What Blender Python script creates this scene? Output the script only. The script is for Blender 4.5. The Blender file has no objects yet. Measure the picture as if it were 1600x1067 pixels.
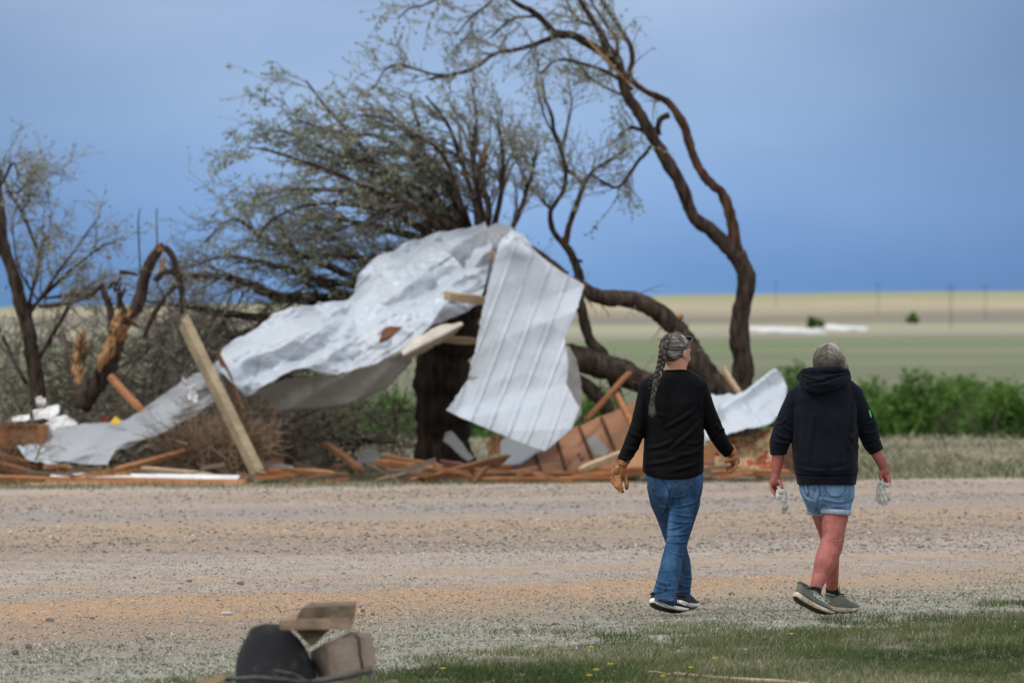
import bpy, bmesh, math, random
import numpy as np
from mathutils import Vector, Matrix, noise
from mathutils.bvhtree import BVHTree

SC = bpy.context.scene
COL = SC.collection
rng = np.random.default_rng(7)
random.seed(7)
R = math.radians

# ------------------------------------------------------------------ camera, light, exposure
FPX, CH, HY = 8889.0, 1.57, 540.0          # 200 mm lens; eye height; horizon row of the 1600 px photograph
cam = bpy.data.cameras.new('camera'); camo = bpy.data.objects.new('camera', cam); COL.objects.link(camo)
camo.location = (0, 0, CH); camo.rotation_euler = (R(90) + 6.5/FPX, 0, 0)
cam.lens = 200; cam.sensor_width = 36; cam.clip_end = 9000; cam.clip_start = 0.5
cam.dof.use_dof = True; cam.dof.focus_distance = 33.2; cam.dof.aperture_fstop = 4.9
SC.camera = camo

SUN_EL, SUN_ROT = 52, -115                 # degrees; compass angle from +Y towards +X
sun = bpy.data.lights.new('sun', 'SUN'); suno = bpy.data.objects.new('sun', sun); COL.objects.link(suno)
sun.energy = 1.5; sun.angle = R(11); sun.color = (1, .965, .91)
sd = Vector((math.sin(R(SUN_ROT))*math.cos(R(SUN_EL)), math.cos(R(SUN_ROT))*math.cos(R(SUN_EL)), math.sin(R(SUN_EL))))
suno.rotation_euler = sd.to_track_quat('Z', 'Y').to_euler(); suno.location = (-20, -20, 40)

world = bpy.data.worlds.new('World'); SC.world = world; world.use_nodes = True
wt = world.node_tree; wt.nodes.clear()
def wn(t, **k):
    n = wt.nodes.new(t)
    for a, b in k.items(): setattr(n, a, b)
    return n
wl = wt.links.new
w_out = wn('ShaderNodeOutputWorld'); w_mix = wn('ShaderNodeMixShader')
b1 = wn('ShaderNodeBackground'); b2 = wn('ShaderNodeBackground')
nis = wn('ShaderNodeTexSky', sky_type='NISHITA'); nis.sun_disc = False
nis.sun_elevation = R(SUN_EL); nis.sun_rotation = R(SUN_ROT)
wl(nis.outputs[0], b1.inputs[0]); b1.inputs[1].default_value = .06
tc = wn('ShaderNodeTexCoord'); sx = wn('ShaderNodeSeparateXYZ'); wl(tc.outputs['Generated'], sx.inputs[0])
def ramp(src, stops):
    r = wn('ShaderNodeValToRGB'); e = r.color_ramp.elements
    e[0].position, e[0].color = stops[0][0], (*stops[0][1], 1)
    e[1].position, e[1].color = stops[-1][0], (*stops[-1][1], 1)
    for p, c in stops[1:-1]:
        x = e.new(p); x.color = (*c, 1)
    wl(src, r.inputs[0]); return r.outputs[0]
# storm cloud ahead: deep blue low down, paler and greyer with height, on to an ordinary bright overcast
storm = ramp(sx.outputs['Z'], [(0.0, (.16, .33, .63)), (.012, (.185, .37, .70)), (.026, (.26, .44, .78)), (.045, (.32, .475, .75)),
                               (.065, (.36, .49, .74)), (.16, (.48, .59, .76)), (.38, (1.0, 1.07, 1.15)), (1.0, (1.36, 1.38, 1.42))])
bright = ramp(sx.outputs['Z'], [(0.0, (.85, .90, .97)), (.2, (1.12, 1.16, 1.21)), (1.0, (1.36, 1.38, 1.42))])
mr = wn('ShaderNodeMapRange'); mr.inputs['From Min'].default_value = .55; mr.inputs['From Max'].default_value = -.35
wl(sx.outputs['Y'], mr.inputs['Value'])
mx = wn('ShaderNodeMix', data_type='RGBA'); wl(mr.outputs[0], mx.inputs[0]); wl(storm, mx.inputs[6]); wl(bright, mx.inputs[7])
# soft cloud masses
mp = wn('ShaderNodeMapping'); mp.inputs['Scale'].default_value = (1, 1, 2.6); wl(tc.outputs['Generated'], mp.inputs[0])
cn = wn('ShaderNodeTexNoise'); cn.inputs['Scale'].default_value = 10; cn.inputs['Detail'].default_value = 4; cn.inputs['Roughness'].default_value = .4
mp.inputs['Location'].default_value = (.33, 0, .06)
wl(mp.outputs[0], cn.inputs['Vector'])
cr = ramp(cn.outputs[0], [(.28, (.74, .79, .86)), (.50, (1, 1, 1)), (.70, (1.28, 1.20, 1.11))])
m2 = wn('ShaderNodeMix', data_type='RGBA', blend_type='MULTIPLY'); m2.inputs[0].default_value = 1
wl(mx.outputs[2], m2.inputs[6]); wl(cr, m2.inputs[7])
# cloud bank paler straight ahead, its darker sides partly painted-in lens falloff
xr = wn('ShaderNodeMapRange'); xr.inputs['From Min'].default_value = -.25; xr.inputs['From Max'].default_value = .25; wl(sx.outputs['X'], xr.inputs['Value'])
xc_ = ramp(xr.outputs[0], [(0.0, (.70, .72, .74)), (.32, (.76, .80, .84)), (.41, (.97, .98, .99)), (.49, (1.10, 1.08, 1.05)), (.57, (1.02, 1.02, 1.02)), (.63, (.78, .82, .87)), (.68, (.62, .68, .76)), (1.0, (.66, .70, .76))])
m3 = wn('ShaderNodeMix', data_type='RGBA', blend_type='MULTIPLY'); wl(m2.outputs[2], m3.inputs[6]); wl(xc_, m3.inputs[7])
low = wn('ShaderNodeMapRange'); low.inputs['From Min'].default_value = .30; low.inputs['From Max'].default_value = .10; wl(sx.outputs['Z'], low.inputs['Value'])
ahead = wn('ShaderNodeMapRange'); ahead.inputs['From Min'].default_value = .4; ahead.inputs['From Max'].default_value = .8; wl(sx.outputs['Y'], ahead.inputs['Value'])
la = wn('ShaderNodeMath', operation='MULTIPLY'); wl(low.outputs[0], la.inputs[0]); wl(ahead.outputs[0], la.inputs[1]); wl(la.outputs[0], m3.inputs[0])
wl(m3.outputs[2], b2.inputs[0])
w_mix.inputs[0].default_value = .90; wl(b1.outputs[0], w_mix.inputs[1]); wl(b2.outputs[0], w_mix.inputs[2]); wl(w_mix.outputs[0], w_out.inputs[0])

SC.view_settings.view_transform = 'Standard'; SC.view_settings.look = 'None'
SC.view_settings.exposure = 0.0; SC.view_settings.gamma = 1; SC.view_settings.use_curve_mapping = False
SC.render.engine = 'CYCLES'
SC.cycles.use_denoising = True; SC.cycles.max_bounces = 5; SC.cycles.diffuse_bounces = 2; SC.cycles.glossy_bounces = 2
SC.cycles.transparent_max_bounces = 6; SC.cycles.caustics_reflective = False; SC.cycles.caustics_refractive = False

# ------------------------------------------------------------------ helpers
def W(px, py, D):
    """a point of the place: the photograph's column and row taken at distance D along the ground"""
    return Vector(((px-800)/FPX*D, D, CH + (HY-py)/FPX*D))
def toPX(p): return (800 + p[0]/p[1]*FPX, HY - (p[2]-CH)/p[1]*FPX)
def gD(py): return FPX*CH/(py-HY)           # distance of the flat ground seen at row py
def S(r, g, b):
    f = lambda c: (c/255/12.92) if c/255 <= .04045 else ((c/255+.055)/1.055)**2.4
    return (f(r), f(g), f(b))

def tag(o, label=None, cat=None, group=None, kind=None):
    if label: o['label'] = label
    if cat: o['category'] = cat
    if group: o['group'] = group
    if kind: o['kind'] = kind
    return o
def empty(name, loc, label, cat, group=None, rz=0):
    o = bpy.data.objects.new(name, None); COL.objects.link(o); o.location = loc; o.rotation_euler = (0, 0, rz)
    o.empty_display_size = .1
    return tag(o, label, cat, group)
def link(name, me, mat, parent=None, loc=None):
    o = bpy.data.objects.new(name, me); COL.objects.link(o)
    if mat is not None:
        for m in (mat if isinstance(mat, (list, tuple)) else [mat]): me.materials.append(m)
    if parent is not None:                      # the mesh is in world coordinates; the parent only sits at its base
        o.parent = parent; o.location = Vector((0, 0, 0)) if parent.parent else -Vector(parent.location)
    if loc is not None:                         # origin at the thing's base
        loc = Vector(loc); me.transform(Matrix.Translation(-loc)); o.location = loc
    return o
def npmesh(name, V, F, mat, parent=None, smooth=False, attr=None, loc=None):
    me = bpy.data.meshes.new(name); V = np.asarray(V, dtype=np.float32); F = np.asarray(F, dtype=np.int32)
    k = F.shape[1]
    me.vertices.add(len(V)); me.vertices.foreach_set('co', V.ravel())
    me.loops.add(F.size); me.loops.foreach_set('vertex_index', F.ravel())
    me.polygons.add(len(F)); me.polygons.foreach_set('loop_start', np.arange(0, F.size, k, dtype=np.int32))
    me.polygons.foreach_set('loop_total', np.full(len(F), k, dtype=np.int32))
    if smooth: me.polygons.foreach_set('use_smooth', np.ones(len(F), dtype=bool))
    me.update(calc_edges=True)
    if attr is not None:
        a = me.attributes.new('v', 'FLOAT', 'POINT'); a.data.foreach_set('value', np.asarray(attr, dtype=np.float32))
    return link(name, me, mat, parent, loc)

class MB:
    def __init__(s): s.v = []; s.f = []
    def ring_loft(s, rings, cap=True):
        b = len(s.v); n = len(rings[0])
        for r in rings: s.v.extend([tuple(p) for p in r])
        for i in range(len(rings)-1):
            for j in range(n):
                a, c = b+i*n+j, b+i*n+(j+1) % n
                s.f.append((a, c, c+n, a+n))
        if cap:
            s.f.append(tuple(b+j for j in reversed(range(n)))); e = b+(len(rings)-1)*n
            s.f.append(tuple(e+j for j in range(n)))
    def tube(s, pts, rad, n=10, cap=True, jit=0, flat=1.0):
        pts = [Vector(p) for p in pts]; rings = []; up = None
        for i, p in enumerate(pts):
            t = (pts[min(i+1, len(pts)-1)] - pts[max(i-1, 0)]).normalized()
            if up is None: up = Vector((0, 1, 0)) if abs(t.y) < .8 else Vector((1, 0, 0))
            up = (up - t*up.dot(t)).normalized(); side = t.cross(up)
            ring = []
            for j in range(n):
                a = 2*math.pi*j/n; r = rad[i]*(1 + (random.uniform(-jit, jit) if jit else 0))
                ring.append(p + side*math.cos(a)*r + up*math.sin(a)*r*flat)
            rings.append(ring)
        s.ring_loft(rings, cap)
    def ell(s, c, r, rot=None, n=16, m=10, fn=None):
        rings = []; c = Vector(c)
        for i in range(1, m):
            th = math.pi*i/m; ring = []
            for j in range(n):
                a = 2*math.pi*j/n
                q = Vector((r[0]*math.sin(th)*math.cos(a), r[1]*math.sin(th)*math.sin(a), -r[2]*math.cos(th)))
                if fn: q = fn(q)
                if rot: q = rot @ q
                ring.append(c+q)
            rings.append(ring)
        s.ring_loft(rings)
    def box(s, c, ax, ay, az, jit=0):
        """half axes"""
        b = len(s.v); c = Vector(c)
        for i in (-1, 1):
            for j in (-1, 1):
                for k in (-1, 1):
                    s.v.append(tuple(c + ax*(i + random.uniform(-jit, jit)) + ay*j + az*k))
        for q in ((0, 1, 3, 2), (4, 6, 7, 5), (0, 4, 5, 1), (2, 3, 7, 6), (0, 2, 6, 4), (1, 5, 7, 3)): s.f.append(tuple(b+i for i in q))
    def mesh(s, name):
        me = bpy.data.meshes.new(name); me.from_pydata(s.v, [], s.f); me.update(); return me
    def build(s, name, mat, parent=None, smooth=True, loc=None, bevel=0):
        me = s.mesh(name)
        if smooth: me.polygons.foreach_set('use_smooth', [True]*len(me.polygons))
        o = link(name, me, mat, parent, loc)
        if bevel:
            m = o.modifiers.new('bevel', 'BEVEL'); m.width = bevel; m.segments = 1
        return o

# materials -----------------------------------------------------------------
class NT:
    def __init__(s, name, rough=.8, spec=.3, metal=0.0):
        s.m = bpy.data.materials.new(name); s.m.use_nodes = True; s.t = s.m.node_tree; s.t.nodes.clear()
        s.o = s.n('ShaderNodeOutputMaterial'); s.b = s.n('ShaderNodeBsdfPrincipled'); s.l(s.b.outputs[0], s.o.inputs[0])
        s.b.inputs['Roughness'].default_value = rough; s.b.inputs['Specular IOR Level'].default_value = spec; s.b.inputs['Metallic'].default_value = metal
        s.co = s.n('ShaderNodeTexCoord').outputs['Object']
    def n(s, t, **k):
        x = s.t.nodes.new(t)
        for a, b in k.items(): setattr(x, a, b)
        return x
    def l(s, a, b): s.t.links.new(a, b)
    def mapped(s, sc, rot=(0, 0, 0), src=None):
        m = s.n('ShaderNodeMapping'); m.inputs['Scale'].default_value = sc; m.inputs['Rotation'].default_value = rot
        s.l(src or s.co, m.inputs[0]); return m.outputs[0]
    def noise(s, scale, detail=3, rough=.55, vec=None, dist=0):
        x = s.n('ShaderNodeTexNoise'); x.inputs['Scale'].default_value = scale; x.inputs['Detail'].default_value = detail
        x.inputs['Roughness'].default_value = rough; x.inputs['Distortion'].default_value = dist
        s.l(vec or s.co, x.inputs['Vector']); return x.outputs[0]
    def voro(s, scale, vec=None, feature='F1', out='Distance'):
        x = s.n('ShaderNodeTexVoronoi', feature=feature); x.inputs['Scale'].default_value = scale; s.l(vec or s.co, x.inputs['Vector']); return x.outputs[out]
    def attr(s, name='v'):
        return s.n('ShaderNodeAttribute', attribute_name=name).outputs['Fac']
    def ramp(s, src, stops, interp='LINEAR'):
        r = s.n('ShaderNodeValToRGB'); r.color_ramp.interpolation = interp; e = r.color_ramp.elements
        f = lambda c: (c, c, c, 1) if isinstance(c, (int, float)) else (*c, 1)
        e[0].position, e[0].color = stops[0][0], f(stops[0][1]); e[1].position, e[1].color = stops[-1][0], f(stops[-1][1])
        for p, c in stops[1:-1]: e.new(p).color = f(c)
        s.l(src, r.inputs[0]); return r.outputs[0]
    def math(s, op, a, b=0.0, c=None):
        x = s.n('ShaderNodeMath', operation=op)
        for i, v in enumerate((a, b) if c is None else (a, b, c)):
            if isinstance(v, (int, float)): x.inputs[i].default_value = v
            else: s.l(v, x.inputs[i])
        return x.outputs[0]
    def mix(s, f, a, b, mode='MIX'):
        x = s.n('ShaderNodeMix', data_type='RGBA', blend_type=mode)
        for i, v in ((0, f), (6, a), (7, b)):
            if isinstance(v, (int, float)): x.inputs[i].default_value = v if i == 0 else (v, v, v, 1)
            elif isinstance(v, tuple): x.inputs[i].default_value = (*v, 1)
            else: s.l(v, x.inputs[i])
        return x.outputs[2]
    def color(s, src):
        if isinstance(src, tuple): s.b.inputs['Base Color'].default_value = (*src, 1)
        else: s.l(src, s.b.inputs['Base Color'])
        return s
    def bump(s, src, dist=.01, strength=.6):
        x = s.n('ShaderNodeBump'); x.inputs['Distance'].default_value = dist; x.inputs['Strength'].default_value = strength
        s.l(src, x.inputs['Height']); s.l(x.outputs[0], s.b.inputs['Normal']); return s
    def rough(s, src): s.l(src, s.b.inputs['Roughness']); return s

def noisy(name, c1, c2, scale=6, rough=.8, spec=.3, stretch=(1, 1, 1), bump=.004, bscale=None, metal=0, detail=4, lo=.35, hi=.65):
    t = NT(name, rough, spec, metal); v = t.mapped(stretch)
    n = t.noise(scale, detail, .6, v); t.color(t.ramp(n, [(lo, c1), (hi, c2)]))
    if bump: t.bump(t.noise(bscale or scale*5, 4, .6, v), bump, .7)
    return t.m
def by_attr(name, stops, rough=.7, spec=.2, trans=0):
    t = NT(name, rough, spec); a = t.attr(); c = t.ramp(a, stops); t.color(c)
    if trans:
        tr = t.n('ShaderNodeBsdfTranslucent'); t.l(c, tr.inputs[0]); ms = t.n('ShaderNodeMixShader'); ms.inputs[0].default_value = trans
        t.l(t.b.outputs[0], ms.inputs[1]); t.l(tr.outputs[0], ms.inputs[2]); t.l(ms.outputs[0], t.o.inputs[0])
    return t.m

M = {}
M['bark'] = noisy('bark', (.018, .013, .011), (.085, .062, .049), 5, .95, .1, (3, 3, .7), .03, 9)
M['bark_red'] = noisy('reddish_bark', (.025, .014, .010), (.105, .055, .037), 5, .95, .1, (3, 3, .7), .03, 9)
M['bark_dark'] = noisy('dark_bark', (.010, .007, .006), (.040, .028, .022), 4, .95, .1, (4, 4, .5), .05, 7)
M['twig'] = by_attr('twig', [(0, (.07, .055, .047)), (.5, (.17, .14, .12)), (1, (.31, .27, .23))], .9, .1)
M['dry'] = by_attr('dry_twig', [(0, (.13, .085, .055)), (1, (.36, .26, .17))], .9, .1)
M['sage'] = by_attr('sage_leaf', [(0, (.13, .15, .10)), (.5, (.265, .30, .21)), (1, (.47, .51, .39))], .6, .3, .25)
M['green'] = by_attr('green_leaf', [(0, (.055, .115, .018)), (.5, (.085, .18, .028)), (1, (.14, .25, .045))], .6, .3, .3)
M['splinter'] = noisy('torn_wood', (.16, .07, .03), (.52, .31, .15), 12, .8, .2, (5, 5, .6), .01, 30)
M['dark'] = noisy('dark_litter', (.02, .015, .012), (.07, .05, .04), 9)  # dark brown mottle, used for the log on the bank
def wood(name, c1, c2, sc=7):
    t = NT(name, .8, .2); v = t.mapped((.6, 3, 3)); n = t.noise(sc, 5, .65, v, .6); n2 = t.noise(2.5, 3, .6)
    t.color(t.mix(t.ramp(n2, [(.3, 0.), (.75, .8)]), t.ramp(n, [(.3, c1), (.7, c2)]), tuple(x*.55 for x in c1))); t.bump(n, .006, .6); return t.m
M['wood_orange'] = wood('orange_board', (.28, .11, .045), (.50, .25, .12))
M['wood_brown'] = wood('brown_board', (.12, .055, .03), (.27, .13, .07))
M['wood_red'] = wood('red_stained_board', (.14, .05, .04), (.26, .11, .08))
M['wood_pale'] = wood('pale_board', (.34, .24, .15), (.58, .44, .29))
M['wood_post'] = wood('weathered_post', (.25, .19, .12), (.46, .37, .25))
M['wood_grey'] = wood('grey_board', (.13, .10, .075), (.30, .235, .17))
def metal(name, c, rough=.42, dirt=.4):
    t = NT(name, rough, .35, .08); n = t.noise(1.4, 5, .7, None, .5); n2 = t.noise(7, 4, .7)
    a = t.mix(t.ramp(n, [(.45, 0.), (.8, dirt)]), c, (.30, .27, .23)); a = t.mix(t.ramp(n2, [(.62, 0.), (.78, .5)]), a, (.36, .31, .25))
    t.color(a); t.bump(t.noise(24, 3, .5), .004, .5); t.rough(t.ramp(n, [(.3, rough-.08), (.7, rough+.2)])); return t.m
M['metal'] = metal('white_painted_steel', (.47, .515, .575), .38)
M['metal_shaded'] = metal('shaded_steel', (.33, .35, .375), .5)  # greyer copy of the white steel, the brush's shade put into its colour
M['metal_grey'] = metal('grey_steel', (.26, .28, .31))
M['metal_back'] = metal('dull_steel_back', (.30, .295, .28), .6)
M['white_scrap'] = noisy('white_scrap', (.55, .55, .55), (.75, .75, .76), 6, .6)
M['cream'] = noisy('cream_flashing', (.42, .38, .31), (.58, .54, .47), 5, .6)
M['rubber_black'] = noisy('black_rubber', (.010, .010, .011), (.03, .03, .032), 30, .6)

# numpy branches --------------------------------------------------------------
def tubes_np(P, Rd, n=3):
    N, K, _ = P.shape
    T = np.empty_like(P); T[:, 1:-1] = P[:, 2:]-P[:, :-2]; T[:, 0] = P[:, 1]-P[:, 0]; T[:, -1] = P[:, -1]-P[:, -2]
    T /= np.linalg.norm(T, axis=2, keepdims=True)+1e-9
    ref = np.where(np.abs(T[:, :1, 1:2]) < .8, np.array([[[0, 1., 0]]]), np.array([[[1., 0, 0]]])); ref = np.broadcast_to(ref, P.shape)
    U = np.cross(T, ref); U /= np.linalg.norm(U, axis=2, keepdims=True)+1e-9; Vv = np.cross(T, U)
    a = np.arange(n)*2*np.pi/n
    V = P[:, :, None, :] + Rd[:, :, None, None]*(U[:, :, None, :]*np.cos(a)[None, None, :, None] + Vv[:, :, None, :]*np.sin(a)[None, None, :, None])
    idx = np.arange(N*K*n).reshape(N, K, n); A = idx[:, :-1, :]; B = np.roll(idx, -1, axis=2)[:, :-1, :]
    C = np.roll(idx, -1, axis=2)[:, 1:, :]; D_ = idx[:, 1:, :]
    return V.reshape(-1, 3), np.stack([A, B, C, D_], -1).reshape(-1, 4)
def nrm(v): return v/(np.linalg.norm(v, axis=-1, keepdims=True)+1e-9)
def grow_np(P, d, L, r, K=5, wander=.22, bias=(0, 0, 0), tip=.35):
    N = len(P); pts = np.empty((N, K, 3)); pts[:, 0] = P; st = (L/(K-1))[:, None]; b = np.asarray(bias)[None]
    for k in range(1, K):
        d = nrm(d + rng.normal(0, wander, (N, 3)) + b); pts[:, k] = pts[:, k-1]+d*st
    return pts, r[:, None]*np.linspace(1, tip, K)[None]
def at_np(pts, rad, i, t):
    K = pts.shape[1]; f = t*(K-1); k = np.minimum(f.astype(int), K-2); w = (f-k)[:, None]
    a, b = pts[i, k], pts[i, k+1]
    return a*(1-w)+b*w, nrm(b-a), rad[i, k]*(1-w[:, 0])+rad[i, k+1]*w[:, 0]
def spawn(pts, rad, m, t0, t1, spread, L0, L1, rf=.55, bias=(0, 0, 0)):
    N = len(pts); i = np.repeat(np.arange(N), m); t = rng.uniform(t0, t1, N*m)
    p, T, r = at_np(pts, rad, i, t)
    d = nrm(T + nrm(rng.normal(0, 1, (N*m, 3)))*spread + np.asarray(bias)[None])
    return p, d, rng.uniform(L0, L1, N*m), r*rf
def leaves_np(pts, m, size, w=.28, t0=.1):
    N, K, _ = pts.shape; i = np.repeat(np.arange(N), m); t = rng.uniform(t0, 1, N*m)
    p, T, _ = at_np(pts, np.ones((N, K)), i, t)
    d = nrm(T*.7 + rng.normal(0, 1, (N*m, 3))*.8 + np.array([[0, 0, -.25]])); s = nrm(np.cross(d, rng.normal(0, 1, (N*m, 3))))
    L = (size*rng.uniform(.6, 1.3, N*m))[:, None]
    V = np.stack([p, p+d*L*.5+s*L*w, p+d*L, p+d*L*.5-s*L*w], 1).reshape(-1, 3)
    return V, np.arange(len(V)).reshape(-1, 4), np.repeat(rng.uniform(0, 1, N*m), 4)
def catmull(pts, step=None, n=None):
    pts = [np.array(p, float) for p in pts]
    if len(pts) == 2: pts = [pts[0], (pts[0]+pts[1])/2, pts[1]]
    q = [2*pts[0]-pts[1]]+pts+[2*pts[-1]-pts[-2]]; out = []
    for i in range(1, len(q)-2):
        for k in range(6):
            t = k/6; a, b, c, d = q[i-1], q[i], q[i+1], q[i+2]
            out.append(.5*((2*b)+(-a+c)*t+(2*a-5*b+4*c-d)*t*t+(-a+3*b-3*c+d)*t**3))
    out.append(q[-2]); return np.array(out)
def resample(pl, n):
    pl = np.asarray(pl, float); s = np.r_[0, np.cumsum(np.linalg.norm(np.diff(pl[:, :2], axis=0), axis=1))]; u = np.linspace(0, s[-1], n)
    return np.stack([np.interp(u, s, pl[:, k]) for k in range(pl.shape[1])], 1)
# ------------------------------------------------------------------ terrain
def vnoise(x, y, seed=0):
    xi = np.floor(x).astype(np.int64); yi = np.floor(y).astype(np.int64); fx = x-xi; fy = y-yi
    fx = fx*fx*(3-2*fx); fy = fy*fy*(3-2*fy)
    def h(a, b):
        n = (a*374761393 + b*668265263 + seed*1274126177) & 0xffffffff
        n = ((n ^ (n >> 13))*1274126177) & 0xffffffff
        return ((n ^ (n >> 16)) & 0xffff)/65535.
    return (h(xi, yi)*(1-fx)+h(xi+1, yi)*fx)*(1-fy)+(h(xi, yi+1)*(1-fx)+h(xi+1, yi+1)*fx)*fy
def fbm(x, y, seed=0, o=4):
    s = 0; a = .5
    for k in range(o): s = s+a*vnoise(x*2**k, y*2**k, seed+k); a *= .5
    return s
PROF = [(-300, 0), (95, 0), (112, -2.4), (150, -3.4), (230, -2.2), (300, -.9), (420, -.2), (700, 2.2), (1000, 5.2), (1500, 11.5), (2100, 18.5), (2600, 23.0), (3200, 24.5), (6000, 5)]
def ground_z(X, Y):
    X = np.asarray(X, float); Y = np.asarray(Y, float)
    z = np.interp(Y, [p[0] for p in PROF], [p[1] for p in PROF])
    near = np.clip((100-Y)/20, 0, 1); far = np.clip((Y-150)/300, 0, 1)
    t = Y-.9*X
    stand = np.clip((np.abs(X-1.4)-1.0)/1.2, 0, 1); stand = np.maximum(stand, np.clip((np.abs(Y-33.3)-1.1)/1.5, 0, 1)); stand = .25+.75*stand
    z = z + stand*near*(.040*(fbm(X*.5, Y*.35, 3)-.47) + .030*(fbm(t*1.7, X*.12, 5)-.47) + .026*(fbm(X*3.2, Y*1.6, 9, 4)-.47) + .012*(fbm(X*11, Y*6, 12, 2)-.37))
    g = np.clip((Y-70-.5*X)/6, 0, 1)*np.clip((100-Y)/10, 0, 1)
    z = z + g*(.16*(fbm(X*.7, Y*.5, 21)-.35)+.05*(fbm(X*3, Y*3, 22)-.5))
    z = z + far*(fbm(X/260, Y/330, 31)-.5)*5.5*np.clip(Y/1500, 0, 1.2) + far*np.clip(X, -900, 900)*Y*6.2e-6
    return z
ys = np.r_[-300, -120, -40, 0, 8, 14, np.arange(18, 24, .3), np.arange(24, 48, .05), np.arange(48, 72, .1), np.arange(72, 100, .25), np.geomspace(100, 5200, 110)]
xc = np.r_[np.arange(0, 5.5, .06), np.arange(5.5, 12, .25), np.geomspace(12.5, 1900, 46)]
xs = np.r_[-xc[:0:-1], xc]
GX, GY = np.meshgrid(xs, ys); GZ = ground_z(GX, GY)
idx = np.arange(GX.size).reshape(GX.shape)
Fq = np.stack([idx[:-1, :-1], idx[:-1, 1:], idx[1:, 1:], idx[1:, :-1]], -1).reshape(-1, 4)

t = NT('ground', .95, .1)
sp = t.n('ShaderNodeSeparateXYZ'); t.l(t.co, sp.inputs[0]); X_, Y_ = sp.outputs[0], sp.outputs[1]
nA = t.noise(.9, 4, .6, t.mapped((1, .5, 1))); nB = t.noise(5, 5, .7, t.mapped((1, .5, 1))); nC = t.noise(26, 4, .75, t.mapped((1, .16, 1))); nD = t.noise(75, 2, .6, t.mapped((1, .12, 1)))
# dirt road: long tracks of orange earth and of grey gravel
slope = t.math('SUBTRACT', 1.42, t.math('MULTIPLY', Y_, .0145))
nS = t.noise(.35, 4, .6, t.mapped((.35, 1.6, 1))); nU = t.noise(1.3, 4, .7, t.mapped((.3, 1.4, 1)))
tr = t.math('SUBTRACT', Y_, t.math('MULTIPLY', X_, slope))
tr = t.math('ADD', t.math('ADD', tr, t.math('MULTIPLY', t.math('SUBTRACT', nS, .5), 4.5)), t.math('MULTIPLY', t.math('SUBTRACT', nU, .5), 5.5))
q_ = lambda v: (v-28)/38
DB = [(28, (.21, .175, .145)), (31.5, (.225, .18, .145)), (33.5, (.29, .20, .13)), (35, (.38, .24, .132)), (37, (.385, .245, .14)), (37.9, (.31, .26, .215)), (39.2, (.355, .305, .26)), (39.9, (.37, .26, .17)), (40.6, (.355, .305, .26)), (43, (.385, .33, .28)),
      (44.8, (.285, .225, .175)), (47.5, (.31, .235, .165)), (49.5, (.37, .26, .17)), (52, (.37, .27, .185)), (53.5, (.29, .255, .23)), (56.5, (.30, .26, .23)), (58.5, (.37, .30, .24)), (60.5, (.33, .255, .195)), (64, (.43, .35, .285))]
dirt = t.ramp(t.math('MULTIPLY', t.math('SUBTRACT', tr, 28.), 1/38.), [(q_(v), c_) for v, c_ in DB])
dirt = t.mix(t.ramp(nB, [(.44, 0.), (.64, .55)]), dirt, (.25, .20, .16))
dirt = t.mix(t.ramp(nC, [(.55, 0.), (.66, .55)]), dirt, (.17, .145, .13))
dirt = t.mix(t.ramp(nC, [(.32, .45), (.43, 0.)]), dirt, (.48, .42, .36)); dirt = t.mix(t.ramp(nD, [(.57, 0.), (.66, .5)]), dirt, (.52, .47, .42)); dirt = t.mix(t.ramp(nD, [(.34, .6), (.45, 0.)]), dirt, (.24, .19, .16))
# weedy shoulder and turf, near side
sh = t.math('ADD', t.math('SUBTRACT', t.math('ADD', t.math('MULTIPLY', X_, 1.75), 33.6), Y_), t.math('MULTIPLY', t.math('SUBTRACT', nB, .5), 5.0))
mat_f = t.ramp(t.math('MULTIPLY', t.math('ADD', sh, 2.0), .16), [(0., 0.), (1., .85)])
mat_c = t.ramp(t.noise(22, 4, .7), [(.35, (.17, .155, .12)), (.5, (.27, .265, .215)), (.65, (.38, .375, .33))])
near = t.mix(mat_f, dirt, mat_c)
tf = t.math('ADD', t.math('SUBTRACT', t.math('ADD', t.math('MULTIPLY', X_, 1.5), 29.3), Y_), t.math('MULTIPLY', t.math('SUBTRACT', nB, .5), 3.0))
near = t.mix(t.ramp(tf, [(0., 0.), (1., .8)]), near, t.ramp(nC, [(.35, (.05, .05, .025)), (.65, (.13, .125, .07))]))
# far side of the road: dry grass
fe = t.math('ADD', t.math('SUBTRACT', Y_, t.math('ADD', t.math('MULTIPLY', X_, .5), 64.3)), t.math('MULTIPLY', t.math('SUBTRACT', nB, .5), 2.5))
dry = t.ramp(t.noise(.8, 5, .7), [(.3, (.12, .115, .07)), (.5, (.20, .18, .12)), (.7, (.28, .24, .17))])
c = t.mix(t.ramp(fe, [(0., 0.), (1., 1.)]), near, dry)
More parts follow.
